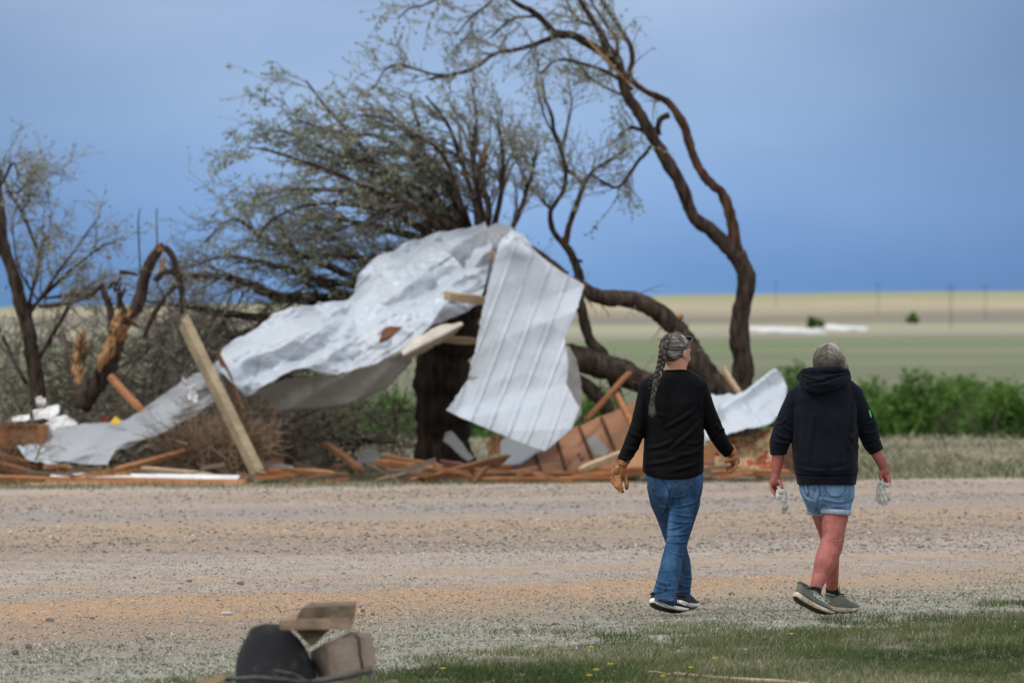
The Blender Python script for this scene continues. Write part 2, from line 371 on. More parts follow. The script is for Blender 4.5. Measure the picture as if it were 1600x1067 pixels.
# the plain beyond: bands of pasture, stubble and bare ground
nF = t.noise(.004, 4, .6, t.mapped((1, 1.5, 1))); nG = t.noise(.03, 4, .6)
yy = t.math('ADD', Y_, t.math('MULTIPLY', t.math('MULTIPLY', t.math('SUBTRACT', nF, .5), .35), Y_))
yl = t.math('LOGARITHM', t.math('MAXIMUM', yy, 50.), 10.)
pos = t.math('MULTIPLY', t.math('SUBTRACT', yl, 2.0), 1/1.7)
P = lambda y: (math.log10(y)-2)/1.7
far = t.ramp(pos, [(P(110), (0.09, 0.12, 0.05)), (P(300), (.125, .135, .08)), (P(420), (.14, .155, .09)), (P(520), (.135, .165, .09)), (P(600), (.125, .18, .08)), (P(680), (.13, .17, .085)), (P(730), (0.27, 0.24, 0.2)), (P(800), (0.27, 0.24, 0.2)), (P(880), (0.32, 0.32, 0.215)), (P(1000), (0.32, 0.32, 0.21)), (P(1080), (0.19, 0.165, 0.135)), (P(1300), (0.2, 0.17, 0.145)), (P(1430), (0.39, 0.33, 0.225)), (P(1600), (0.4, 0.34, 0.23)), (P(1750), (0.3, 0.29, 0.165)), (P(2200), (0.28, 0.27, 0.16))])
far = t.mix(t.ramp(nG, [(.35, 0.), (.7, .45)]), far, (.17, .18, .115))
far = t.mix(t.ramp(t.noise(.011, 4, .65, t.mapped((.5, 1.3, 1))), [(.5, 0.), (.66, .5)]), far, (.26, .225, .165))
c = t.mix(t.ramp(t.math('MULTIPLY', t.math('SUBTRACT', Y_, 96), .03), [(0., 0.), (1., 1.)]), c, far)
t.color(c)
hb = t.math('ADD', t.math('MULTIPLY', nC, .6), t.math('MULTIPLY', nD, .4)); t.bump(hb, .035, .9)
M['ground'] = t.m
ground = npmesh('ground', np.stack([GX, GY, GZ], -1).reshape(-1, 3), Fq, M['ground'], smooth=True); tag(ground, kind='structure')
gbvh_cache = lambda x, y: float(ground_z(x, y))

# pale bare pans far out on the plain
M['pan'] = noisy('pale_pan', (.50, .50, .50), (.72, .72, .74), .05, .9, .1, (1, 1, 1), 0)
for (x0, x1, y0, y1) in ((1170, 1262, 790, 930), (1284, 1338, 850, 950)):
    mb = MB(); N = 36; pts = []
    cx = ((x0+x1)/2-800)/FPX*(y0+y1)/2; rx = (x1-x0)/2/FPX*(y0+y1)/2; cy = (y0+y1)/2; ry = (y1-y0)/2
    ring = []
    for k in range(N):
        a = 2*math.pi*k/N; q = 1+.55*noise.noise(Vector((math.cos(a)*1.5, math.sin(a)*1.5, x0)))
        x = cx+rx*math.copysign(abs(math.cos(a))**.7, math.cos(a))*q; y = cy+ry*math.sin(a)*q; ring.append(Vector((x, y, gbvh_cache(x, y)+.35)))
    mb.v = [tuple(p) for p in ring]+[(p.x, p.y, p.z-4) for p in ring]; mb.f = [tuple(range(N))]+[(k, k+N, (k+1) % N+N, (k+1) % N) for k in range(N)]
    tag(mb.build('salt_pan', M['pan'], smooth=False), kind='structure')

# ------------------------------------------------------------------ stones
def ico(sub=1):
    bm = bmesh.new(); bmesh.ops.create_icosphere(bm, subdivisions=sub, radius=1)
    v = np.array([x.co[:] for x in bm.verts]); f = np.array([[q.index for q in p.verts] for p in bm.faces]); bm.free(); return v, f
I1v = np.array([[1, 0, 0], [-1, 0, 0], [0, 1, 0], [0, -1, 0], [0, 0, 1.], [0, 0, -1]]); I1f = np.array([[0, 2, 4], [2, 1, 4], [1, 3, 4], [3, 0, 4], [2, 0, 5], [1, 2, 5], [3, 1, 5], [0, 3, 5]]); I2v, I2f = ico(2)
t = NT('gravel', .9, .2); a = t.attr()
t.color(t.ramp(a, [(0, (.08, .075, .075)), (.25, (.16, .15, .145)), (.5, (.26, .22, .19)), (.75, (.34, .26, .19)), (.93, (.38, .35, .32)), (1, (.60, .57, .53))])); M['gravel'] = t.m
def gravel(name, n, xr, yr, s0, s1, accept):
    x = rng.uniform(-1, 1, n*2); y = rng.uniform(yr[0], yr[1], n*2); x = x*(xr[0]+xr[1]*y)
    keep = accept(x, y); x, y = x[keep][:n], y[keep][:n]; n = len(x)
    s = s0+(s1-s0)*rng.uniform(0, 1, n)**3.0; z = ground_z(x, y)
    th = rng.uniform(0, 6.28, n); sc = np.stack([s*rng.uniform(.7, 1.3, n), s*rng.uniform(.7, 1.3, n), s*rng.uniform(.35, .75, n)], 1)
    V = I1v[None]*(1+rng.normal(0, .13, (n, len(I1v), 1)))*sc[:, None]
    c_, s_ = np.cos(th)[:, None], np.sin(th)[:, None]
    V = np.stack([V[..., 0]*c_-V[..., 1]*s_, V[..., 0]*s_+V[..., 1]*c_, V[..., 2]], -1)+np.stack([x, y, z+s*.12], 1)[:, None]
    F = (I1f[None]+(np.arange(n)*len(I1v))[:, None, None]).reshape(-1, 3)
    return npmesh(name, V.reshape(-1, 3), F, M['gravel'], attr=np.repeat(rng.uniform(0, 1, n), len(I1v)))
gv = lambda x, y: (vnoise(x*.8, y*.5, 77)*.6+vnoise((y-.9*x)*.75, x*.1, 78)*.7 > rng.uniform(.25, 1.0, len(x)))
tag(gravel('gravel', 62000, (.9, .095), (25.5, 47), .0022, .0105, gv), 'small stones and grit strewn over the near dirt road', 'gravel', kind='stuff')
tag(gravel('gravel', 26000, (.9, .095), (43, 66), .005, .022, gv), 'coarser grey gravel lying on the far half of the dirt road', 'gravel', kind='stuff')
tag(gravel('gravel', 1500, (.9, .095), (26, 48), .007, .017, lambda x, y: fbm(x*.9, y*.4, 83) > rng.uniform(.25, .75, len(x))), 'scattered darker pebbles standing proud of the near road', 'gravel', kind='stuff')
M['rock'] = noisy('rock', (.085, .07, .06), (.22, .18, .155), 30, .9, .2, bump=.006)
M['rock_pale'] = noisy('pale_rock', (.34, .31, .29), (.48, .45, .42), 30, .9, .2, bump=.006)
def rock(px, py, wpx, hpx, mat, label, seed, group=None):
    D = gD(py); p = W(px, py, D); p.z = gbvh_cache(p.x, p.y); s = wpx/2/FPX*D; h = hpx/FPX*D*.62
    r0 = np.random.default_rng(seed); V = I2v*np.array([[s, s*.8, h]])
    nz = np.array([noise.noise(Vector(v)*1.4+Vector((seed, 0, 0))) for v in I2v]); V = V*(1+.35*nz[:, None]); V[:, 2] += h*.45
    o = npmesh('rock', V+np.array(p[:]), I2f, mat, smooth=False, loc=p); tag(o, label, 'rock', group); return o
RK = [(376, 915, 11, 6, 0, 'dark brown stone in the orange track, right of the small brown one'), (297, 909, 8, 5, 0, 'small brown stone in the orange track, left of centre'),
      (78, 973, 14, 7, 0, 'dark flat stone on the road at the left'), (210, 906, 5, 4, 0, 'tiny dark stone on grey gravel at the left'), (544, 861, 8, 4, 0, 'brown stone alone on the pale gravel left of the middle'),
      (45, 1013, 10, 8, 0, 'dark pointed stone near the lower left corner'), (24, 1023, 12, 10, 0, 'dark rounded stone nearest the lower left corner'), (233, 999, 14, 6, 0, 'dark stone beside the weeds at lower left'),
      (353, 962, 22, 7, 1, 'pale flat stone in the orange earth above the black panel'), (220, 1018, 8, 7, 0, 'brown stone at the edge of the weeds'), (567, 956, 8, 6, 0, 'dark stone right of the stacked boards'),
      (582, 960, 9, 5, 0, 'dark flat stone farther right of the stacked boards'), (144, 969, 9, 4, 0, 'dark stone flush with the orange earth at left'), (1098, 944, 9, 4, 0, 'dark stone just right of the black shoe'),
      (868, 976, 12, 5, 0, 'brown stone left of the black shoe'), (853, 978, 13, 4, 0, 'brown flat stone in the weeds left of the black shoe'), (1143, 929, 10, 5, 0, 'brown stone on the gravel between the two women'),
      (68, 800, 6, 5, 1, 'small white stone at the far left of the road'), (1032, 1000, 8, 5, 1, 'pale stone in the turf below the dark jeans'), (1265, 996, 9, 5, 1, 'white stone in the turf below the olive shoes'),
      (1323, 979, 20, 4, 1, 'cream flat stone in the turf below the olive shoes'), (958, 1056, 8, 6, 1, 'white round stone in the turf by the dandelions'), (1170, 1044, 7, 5, 1, 'white pebble by the broken lath'),
      (1017, 1024, 5, 9, 1, 'upright white stone in the turf'), (1470, 953, 9, 5, 1, 'pale stone in the weeds at the right')]
for i, (px, py, w, h, k, lab) in enumerate(RK): rock(px, py, w, h, M['rock_pale' if k else 'rock'], lab, 11+i*3)

# ------------------------------------------------------------------ grass and weeds
def blades(name, x, y, h, w, lean, mat, label, cat, segs=2, attr=None):
    n = len(x); z = ground_z(x, y); th = rng.uniform(0, 6.28, n); a2 = rng.uniform(0, 6.28, n)
    wx, wy = np.cos(th)*w/2, np.sin(th)*w/2; lx, ly = np.cos(a2)*lean*h, np.sin(a2)*lean*h
    b = np.stack([x, y, z-.005], 1)
    V = np.stack([b+np.stack([-wx, -wy, 0*x], 1), b+np.stack([wx, wy, 0*x], 1),
                  b+np.stack([wx*.7+lx*.35, wy*.7+ly*.35, h*.6], 1), b+np.stack([lx, ly, h*.95], 1), b+np.stack([-wx*.7+lx*.35, -wy*.7+ly*.35, h*.6], 1)], 1)
    i = np.arange(n)[:, None]*5
    F = np.concatenate([i+np.array([[0, 1, 2]]), i+np.array([[0, 2, 4]]), i+np.array([[4, 2, 3]])], 0)
    o = npmesh(name, V.reshape(-1, 3), F, mat, attr=np.repeat(attr if attr is not None else rng.uniform(0, 1, n), 5)); return tag(o, label, cat, kind='stuff')
M['grass'] = by_attr('grass', [(0, (.03, .055, .010)), (.35, (.062, .10, .022)), (.6, (.115, .145, .045)), (.82, (.20, .195, .095)), (1, (.42, .38, .27))], .6, .3, .3)
M['weed'] = by_attr('sage_weed', [(0, (.11, .125, .075)), (.4, (.235, .245, .185)), (.75, (.37, .38, .32)), (1, (.52, .52, .46))], .8, .2, .15)
M['straw'] = by_attr('dry_grass', [(0, (.10, .12, .055)), (.4, (.20, .205, .125)), (.75, (.29, .275, .19)), (1, (.40, .36, .26))], .8, .2, .15)
def scatter(n, yr, a=.8, b=.098):
    y = rng.uniform(yr[0], yr[1], n); x = rng.uniform(-1, 1, n)*(a+b*y); return x, y
x, y = scatter(560000, (24.5, 37))
f = (29.4+1.5*x-y) + (fbm(x*1.3, y*.9, 41)-.47)*7
k = (f > 0) & (fbm(x*5, y*3, 43) > .40-.05*np.clip(f, 0, 2)) & (rng.uniform(0, 1, len(x)) < np.clip(.25+f*.35, 0, .8)); x, y, f = x[k], y[k], f[k]
dryness = np.clip(fbm(x*.9, y*.8, 47)*1.5-.25+rng.normal(0, .22, len(x)), 0, 1)
blades('grass', x, y, rng.uniform(.012, .05, len(x))*(.55+fbm(x*3, y*2, 45)*1.0), rng.uniform(.002, .0045, len(x)), rng.uniform(.2, 1.1, len(x)), M['grass'], 'green and straw coloured turf along the bottom of the picture', 'grass', attr=dryness)
x, y = scatter(420000, (25.5, 46))
f = (34.0+1.75*x-y) + (fbm(x*1.1, y*.8, 51)-.47)*8; fg = (29.4+1.5*x-y) + (fbm(x*1.3, y*.9, 41)-.47)*7
k = (f > -1) & (rng.uniform(0, 1, len(x)) < np.clip(.10+f*.14, 0.02, .62)*np.clip(1-fg*.6, .12, 1)) & (fbm(x*6, y*4, 53) > .36); x, y = x[k], y[k]
blades('weeds', x, y, rng.uniform(.006, .022, len(x)), rng.uniform(.006, .014, len(x)), rng.uniform(.6, 1.8, len(x)), M['weed'], 'low grey green weeds matting the near edge of the road', 'weeds')
x, y = scatter(26000, (60, 74), 1.5, .1)
f = y-(64.0+.5*x)+(fbm(x*2, y, 61)-.5)*2.5; k = (f > 0) & (rng.uniform(0, 1, len(x)) < .55); x, y = x[k], y[k]
blades('grass', x, y, rng.uniform(.03, .10, len(x)), rng.uniform(.006, .012, len(x)), rng.uniform(.2, .9, len(x)), M['grass'], 'strip of short grass between the road and the wreckage', 'grass', attr=np.clip(rng.normal(.55, .25, len(x)), 0, 1))
x, y = scatter(42000, (68, 99), 2, .1); k = fbm(x*.6, y*.4, 63) > rng.uniform(.2, .62, len(x)); x, y = x[k], y[k]
blades('dry_grass', x, y, rng.uniform(.03, .13, len(x))*(.4+1.2*fbm(x*1.2, y*.7, 65)), rng.uniform(.015, .035, len(x)), rng.uniform(.6, 1.8, len(x)), M['straw'], 'rough dry grass on the bank behind the road', 'grass')

# dandelions
M['petal'] = noisy('dandelion_petal', (.70, .48, .02), (.80, .62, .03), 60, .7, .2, bump=0)
M['stem'] = noisy('green_stem', (.10, .16, .03), (.14, .22, .05), 60, .7, .2, bump=0)
DN = [(924, 1016, 'dandelion at the upper left edge of the turf'), (1117, 1029, 'dandelion alone in the turf below the dark jeans'), (1036, 1061, 'dandelion in front of the broken lath'), (692, 1049, 'leftmost dandelion, in thin turf'),
      (932, 1049, 'dandelion left of the white round stone'), (921, 1063, 'lowest dandelion, at the bottom edge'), (954, 1037, 'faint dandelion above the white round stone'), (1079, 1047, 'dandelion just above the broken lath'), (1237, 996, 'dandelion below the olive shoes')]
proto = None
for px, py, lab in DN:
    D = gD(py+6); p = W(px, py, D); p.z = gbvh_cache(p.x, p.y)
    if proto is None:
        root = empty('dandelion', p, lab, 'flower', 'dandelions in the turf'); mb = MB()
        mb.tube([p, p+Vector((.002, 0, .02)), p+Vector((0, 0, .034))], [.0016]*3, 5); mb.build('stem', M['stem'], root)
        mb = MB(); mb.ell(p+Vector((0, 0, .037)), (.007, .007, .004), n=8, m=5)
        for j in range(18):
            a = j*.35+.1; d = Vector((math.cos(a), math.sin(a), .25)); mb.box(p+Vector((0, 0, .038))+d*.009, d*.006, Vector((-d.y, d.x, 0))*.0016, Vector((0, 0, .0006)))
        mb.build('flower_head', M['petal'], root, smooth=False); proto = root
    else:
        r = proto.copy(); COL.objects.link(r); r.location = p; r['label'] = lab; r.rotation_euler.z = random.uniform(0, 6)
        for ch in proto.children:
            c2 = ch.copy(); COL.objects.link(c2); c2.parent = r

# ------------------------------------------------------------------ shrubs and poles beyond
def shrub(px, base_y, top, wpx, D, label, n=9500, group='green shrubs in the hollow behind the road', mat='green', leaf=.095):
    x = (px-800)/FPX*D; z0 = gbvh_cache(x, D); H = (W(px, top, D).z-z0)*1.02 if top > 500 else 1.9; Rr = wpx/2/FPX*D
    root = empty('shrub', (x, D, z0), label, 'shrub', group)
    m = 14; P0 = np.tile([[x, D, z0]], (m, 1))+rng.normal(0, Rr*.25, (m, 3))*[[1, 1, 0]]
    d = nrm(np.c_[rng.normal(0, .35*Rr/max(H, .5)*2, (m, 2)), np.ones(m)])
    p1, r1 = grow_np(P0, d, rng.uniform(.75, 1.0, m)*H*.92, np.full(m, .035), 6, .12)
    q = spawn(p1, r1, 9, .25, 1, .7, H*.14, H*.26, bias=(0, 0, .2)); p2, r2 = grow_np(*q, K=5)
    V, F = tubes_np(p1, r1, 4); V2, F2 = tubes_np(p2[:, :], r2, 3)
    npmesh('branches', np.concatenate([V, V2]), np.concatenate([F, F2+len(V)]), M['twig'], root, attr=rng.uniform(0, .6, len(V)+len(V2)))['kind'] = 'stuff'
    # leafy lobes of uneven size, leaves mostly near their surface
    nl = 9 if leaf < .2 else 5; hz_ = rng.uniform(.30, .80, nl); hz_[0] = .86; hz_[1] = .62; cs = np.c_[rng.normal(0, Rr*.55, nl)*(1.15-hz_*.6), rng.normal(0, Rr*.55, nl), H*hz_]+[[x, D, z0]]; rr_ = rng.uniform(.13, .25, nl)*H; rr_[0] = .15*H
    w_ = rr_**2; i = rng.choice(nl, n, p=w_/w_.sum()); d = nrm(rng.normal(0, 1, (n, 3))); P_ = cs[i]+d*(rr_[i]*rng.uniform(0, 1, n)**.4*(1+.22*np.sin(d[:, 0]*7+i)*np.cos(d[:, 2]*6)))[:, None]
    P_[:, 2] = np.maximum(P_[:, 2], z0+.05); u = nrm(rng.normal(0, 1, (n, 3))); w2_ = nrm(np.cross(u, rng.normal(0, 1, (n, 3)))); L = (leaf*1.35*rng.uniform(.6, 1.4, n))[:, None]
    V = np.stack([P_, P_+u*L*.5+w2_*L*.35, P_+u*L, P_+u*L*.5-w2_*L*.35], 1).reshape(-1, 3)
    tint = np.clip(rng.uniform(.15, .75, nl)[i]+rng.normal(0, .18, n), 0, 1)
    o = npmesh('foliage', V, np.arange(len(V)).reshape(-1, 4), M[mat], root, attr=np.repeat(tint, 4)); o['kind'] = 'stuff'
SH = [(px_, b_, t_, w_, D_*1.12, l_) for px_, b_, t_, w_, D_, l_ in [(1246, 690, 572, 60, 150, 'small green shrub behind the hooded woman'), (1352, 690, 596, 70, 138, 'green shrub just right of the hooded woman'), (1405, 690, 584, 100, 128, 'broad green shrub in the hollow right of the hooded woman'), (1470, 690, 590, 90, 135, 'green shrub in the middle of the row at the right'),
      (1520, 690, 592, 76, 143, 'paler green shrub second from the right edge'), (1575, 690, 598, 90, 128, 'green shrub at the right edge of the picture'), (1650, 690, 596, 90, 134, 'green shrub at the far right, cut by the frame'),
      (480, 690, 616, 90, 120, 'green shrub seen below the crumpled sheet'), (560, 690, 624, 90, 128, 'green shrub seen through twigs left of the thick trunk'), (625, 690, 618, 80, 118, 'green shrub just left of the thick trunk'),
      (765, 690, 632, 90, 122, 'green shrub between the thick trunk and the hanging panel'), (935, 690, 612, 70, 130, 'green shrub behind the fallen limbs')]]
for i, (px, by, tp, w, D, lab) in enumerate(SH): shrub(px, by, tp, w, D, lab)
shrub(1272, 0, 493, 14, 900, 'lone dark shrub between the two pale pans on the plain', 900, None, leaf=.35)
shrub(1429, 0, 488, 15, 1020, 'lone green shrub far out on the plain at the right', 900, None, leaf=.35)
for px, D, lab in ((1486, 900, 'tallest utility pole far out on the plain'), (1372, 1250, 'utility pole left of the tallest one'), (1540, 1150, 'utility pole near the right edge'), (1212, 1500, 'utility pole behind the tall broken tree')):
    x = (px-800)/FPX*D; z = gbvh_cache(x, D); root = empty('utility_pole', (x, D, z), lab, 'utility pole', 'utility poles on the plain')
    mb = MB(); mb.tube([(x, D, z-1), (x, D, z+7)], [.07, .05], 6); mb.build('pole', M['bark'], root)
    mb = MB(); mb.box((x, D-.2, z+6.4), Vector((.8, 0, 0)), Vector((0, .05, 0)), Vector((0, 0, .05))); mb.build('crossarm', M['bark'], root, smooth=False)
# ------------------------------------------------------------------ broken trees
class Tree:
    def __init__(s, name, px, py, D, label, cat='tree', group=None):
        p = W(px, py, D); p.z = gbvh_cache(p.x, p.y); s.root = empty(name, p, label, cat, group); s.D = D; s.P = []; s.Rr = []; s.leafy = []
    def limb(s, pts, mat='bark', name='limb', n=9, dd=0, tip=None, K=None, rough=.12, source=True):
        """pts: (column, row, radius in photograph pixels); dd: how far the tip leans in depth"""
        pl = catmull([(a, b, max(c, .6)) for a, b, c in pts]); m = len(pl)
        D = s.D+np.linspace(0, 1, m)**1.2*dd+(tip or 0)
        P = np.array([W(a, b, d)[:] for (a, b, c), d in zip(pl, D)]); r = pl[:, 2]/FPX*s.D
        nz = np.array([[noise.noise(Vector(p)*2.2+Vector((k*9, 0, 0))) for k in range(3)] for p in P])
        P = P+nz*r[:, None]*np.where(r > .16, .15, .7)[:, None]
        mb = MB(); mb.tube(P, r*(1+np.array([.16*noise.noise(Vector(p)*6) for p in P])), n, True, rough); mb.build(name, M[mat], s.root)
        if source: s.P.append(P); s.Rr.append(r)
        return P, r
    def src(s, sel=None, K=24):
        P = [resample3(p, K) for i, p in enumerate(s.P) if sel is None or i in sel]; Rr = [np.interp(np.linspace(0, 1, K), np.linspace(0, 1, len(r)), r) for i, r in enumerate(s.Rr) if sel is None or i in sel]
        return np.array(P), np.array(Rr)
def resample3(P, n):
    sgm = np.r_[0, np.cumsum(np.linalg.norm(np.diff(P, axis=0), axis=1))]; u = np.linspace(0, sgm[-1], n)
    return np.stack([np.interp(u, sgm, P[:, k]) for k in range(3)], 1)
def finish(tree, lists, leaf=None, mat='twig', leafmat='sage', name='twigs'):
    Vs, Fs, As = [], [], []; b = 0
    for p, r, n in lists:
        V, F = tubes_np(p, np.maximum(r, .0024), n); Vs.append(V); Fs.append(F+b); b += len(V); As.append(np.repeat(rng.uniform(0, 1, len(p)), len(V)//len(p)))
    o = npmesh(name, np.concatenate(Vs), np.concatenate(Fs), M[mat], tree.root, attr=np.concatenate(As)); o['kind'] = 'stuff'
    if leaf:
        V, F, a = [np.concatenate(q) for q in zip(*leaf)] if len(leaf) > 1 else leaf[0]
        if len(leaf) > 1: F = np.arange(len(V)).reshape(-1, 4)
        o = npmesh('leaves', V, F, M[leafmat], tree.root, attr=a); o['kind'] = 'stuff'
def cap_r(q, lo, hi): return q[0], q[1], q[2], np.clip(q[3], lo, hi)

# A: tall tree bending left over the women
A = Tree('broken_tree', 1165, 700, 70, 'tall dark broken tree bending left high above the two women', 'tree')
A.limb([(1168, 700, 20), (1166, 640, 20), (1163, 600, 18), (1158, 540, 15.5), (1160, 490, 14.5), (1162, 440, 14), (1151, 394, 15)], 'bark', 'trunk', 14, rough=.09, source=False)
A.limb([(1153, 400, 13), (1141, 392, 12), (1116, 368, 11.5), (1083, 338, 10.5), (1067, 297, 10), (1042, 256, 9.5), (1017, 212, 9), (997, 175, 9), (978, 138, 8.5), (964, 95, 8), (951, 74, 7), (939, 50, 6), (922, 25, 4.5), (906, 0, 3.5), (890, -40, 2)], 'bark', n=12, dd=-.6)
A.limb([(1151, 396, 11), (1144, 350, 9), (1131, 305, 8), (1113, 288, 7.5), (1096, 270, 7.5), (1083, 245, 7), (1075, 219, 7), (1067, 194, 7), (1046, 165, 6), (1034, 155, 5.5), (1005, 140, 5), (984, 120, 5), (988, 95, 4.5), (985, 70, 4), (968, 41, 3.5), (947, 12, 3), (930, -20, 2)], 'bark_red', n=10, dd=.8)
A.limb([(962, 100, 7), (940, 82, 7), (922, 68, 7), (898, 57, 6.5), (869, 53, 6.5), (852, 36, 5), (832, 18, 4.5), (811, 7, 4), (794, -6, 3), (770, -30, 2)], 'bark', dd=-1)
A.limb([(874, 56, 4.5), (836, 69, 4), (803, 78, 3.6), (770, 87, 3.3), (737, 109, 3), (704, 118, 2.6), (671, 124, 2)], 'bark', dd=-1.2)
A.limb([(704, 118, 2), (675, 116, 2), (654, 110, 1.8), (621, 102, 1.6), (601, 111, 1.3), (584, 140, 1)], 'bark', dd=-.4, tip=-1)
A.limb([(1028, 212, 6), (1027, 200, 5), (1032, 186, 4.5), (1046, 179, 4.5)], 'bark', 'stub', source=False)
A.limb([(1016, 228, 3), (1008, 240, 3), (997, 252, 2.8), (984, 273, 2.6), (964, 293, 2.4), (940, 283, 2), (922, 271, 2)], 'bark', dd=-.4)
A.limb([(1010, 207, 3.5), (990, 200, 3), (976, 204, 2.5), (966, 212, 1.5)], 'bark', dd=-.4)
A.limb([(964, 90, 3), (962, 60, 3), (950, 45, 2.5), (935, 20, 2), (915, -10, 1.5)], 'bark_red', dd=.4)
A.limb([(925, 40, 3), (905, 33, 2.5), (893, 18, 2), (880, -10, 1.5)], 'bark', dd=.4)
A.limb([(990, 140, 3), (950, 115, 3), (905, 98, 2.5), (870, 95, 2), (845, 115, 1.3)], 'bark', dd=-.8)
A.limb([(975, 150, 2.2), (950, 140, 2), (925, 125, 1.5), (908, 105, 1)], 'bark', dd=-.8)
A.limb([(720, -40, 2.2), (690, -8, 2), (662, 8, 1.8), (640, 14, 1.5), (622, 30, 1)], 'bark', dd=-.4)
A.limb([(790, -30, 2.2), (765, 5, 2), (738, 25, 1.8), (712, 55, 1)], 'bark', dd=-.4)
A.limb([(840, 25, 2.5), (800, 30, 2), (775, 52, 1.6), (765, 60, 1)], 'bark', dd=-.4)
mb = MB(); mb.tube([W(916, 60, 69.5), W(950, 97, 69.5), W(988, 137, 69.5)], [.012, .022, .010], 6, jit=.2); mb.build('splinter', M['splinter'], A.root)
p0, r0 = A.src(range(3, 15)); q = cap_r(spawn(p0, r0, 14, .1, 1, .9, .25, .75, .4), .004, .012); p1, r1 = grow_np(*q)
p0b, r0b = A.src(range(0, 2)); q = cap_r(spawn(p0b[:, 12:], r0b[:, 12:], 11, .0, 1, 1.2, .25, .6, .25), .004, .010); p1b, r1b = grow_np(*q)
q = cap_r(spawn(p1, r1, 5, .15, 1, .8, .10, .38, .6), .003, .007); p2, r2 = grow_np(*q)
q = cap_r(spawn(p1b, r1b, 2, .2, 1, .8, .08, .25, .6), .003, .006); p2b, r2b = grow_np(*q)
finish(A, [(p1, r1, 4), (p1b, r1b, 4), (p2, r2, 3), (p2b, r2b, 3)], [leaves_np(p2, 5, .045), leaves_np(p2b, 4, .04), leaves_np(p1, 3, .045)])

# B: middle sapling with two forks, bare
B = Tree('broken_tree', 945, 720, 71, 'slender bare tree with two forks rising behind the hanging metal panel', 'tree')
B.limb([(975, 640, 8), (943, 558, 9), (922, 530, 8.5), (908, 490, 8), (901, 450, 7.5), (904, 433, 7), (891, 396, 6.5), (883, 381, 6)], 'bark', 'trunk', 10, source=False)
B.limb([(884, 384, 5), (865, 357, 4.5), (860, 332, 4), (870, 315, 3.6), (881, 297, 3.6), (884, 264, 3.6), (877, 232, 3.6), (865, 206, 3.3), (862, 180, 2.5), (850, 150, 2), (848, 124, 1.5)], 'bark', dd=-.6)
B.limb([(883, 384, 5.5), (889, 359, 5), (894, 338, 4.5), (900, 322, 4.5), (908, 300, 4), (914, 286, 3.5), (925, 268, 2.6), (945, 254, 2.3), (968, 240, 2), (990, 225, 1.2)], 'bark_red', dd=.4)
B.limb([(864, 330, 2.5), (852, 320, 2.2), (846, 312, 1.6)], 'bark'); B.limb([(912, 290, 3), (893, 272, 2.5), (884, 262, 2)], 'bark')
B.limb([(893, 408, 3), (905, 408, 2.5), (911, 410, 1.5)], 'bark', 'stub', source=False)
B.limb([(877, 232, 2), (888, 190, 2), (893, 160, 1.4), (888, 130, 1)], 'bark', dd=.5); B.limb([(868, 215, 2), (850, 180, 1.6), (838, 130, 1.2), (842, 90, .8)], 'bark', dd=-.5)
p0, r0 = B.src([0, 1, 2, 3, 4, 5]); q = cap_r(spawn(p0[:, 5:], r0[:, 5:], 13, 0, 1, .9, .25, .7, .4), .004, .009); p1, r1 = grow_np(*q)
q = cap_r(spawn(p1, r1, 5, .1, 1, .8, .08, .30, .6), .003, .006); p2, r2 = grow_np(*q)
finish(B, [(p1, r1, 4), (p2, r2, 3)], [leaves_np(p2, 2, .04)])

# C: fallen limbs arching right behind the women
C_ = Tree('fallen_tree', 1130, 700, 68.5, 'fallen tree with arching upper limb and heavy low limb behind the braided woman', 'fallen tree')
C_.limb([(880, 440, 11), (913, 450, 12), (947, 461, 12.5), (990, 470, 13), (1025, 487, 14), (1057, 512, 16), (1082, 547, 19), (1104, 585, 21), (1125, 613, 22), (1146, 650, 22), (1158, 700, 22)], 'bark', 'limb', 14, rough=.09)
C_.limb([(860, 555, 16), (893, 560, 18), (929, 569, 19), (965, 579, 19), (1011, 590, 20), (1060, 603, 20), (1120, 622, 20)], 'bark', 'limb', 14, rough=.09)
C_.limb([(900, 590, 8), (925, 614, 11), (948, 636, 12), (955, 700, 12)], 'bark', 'limb')
C_.limb([(1054, 500, 5), (1062, 494, 5), (1066, 492, 4)], 'splinter', 'broken_end', source=False)
C_.limb([(800, 362, 4), (820, 382, 5), (850, 405, 7), (880, 432, 10)], 'bark', 'limb', source=False)
p0, r0 = C_.src([0, 1, 2]); q = cap_r(spawn(p0, r0, 16, 0, .75, 1.6, .15, .5, .2), .004, .009); p1, r1 = grow_np(*q); q = cap_r(spawn(p1, r1, 2, .2, 1, .9, .08, .25, .6), .003, .006); p2, r2 = grow_np(*q)
finish(C_, [(p1, r1, 4), (p2, r2, 3)])

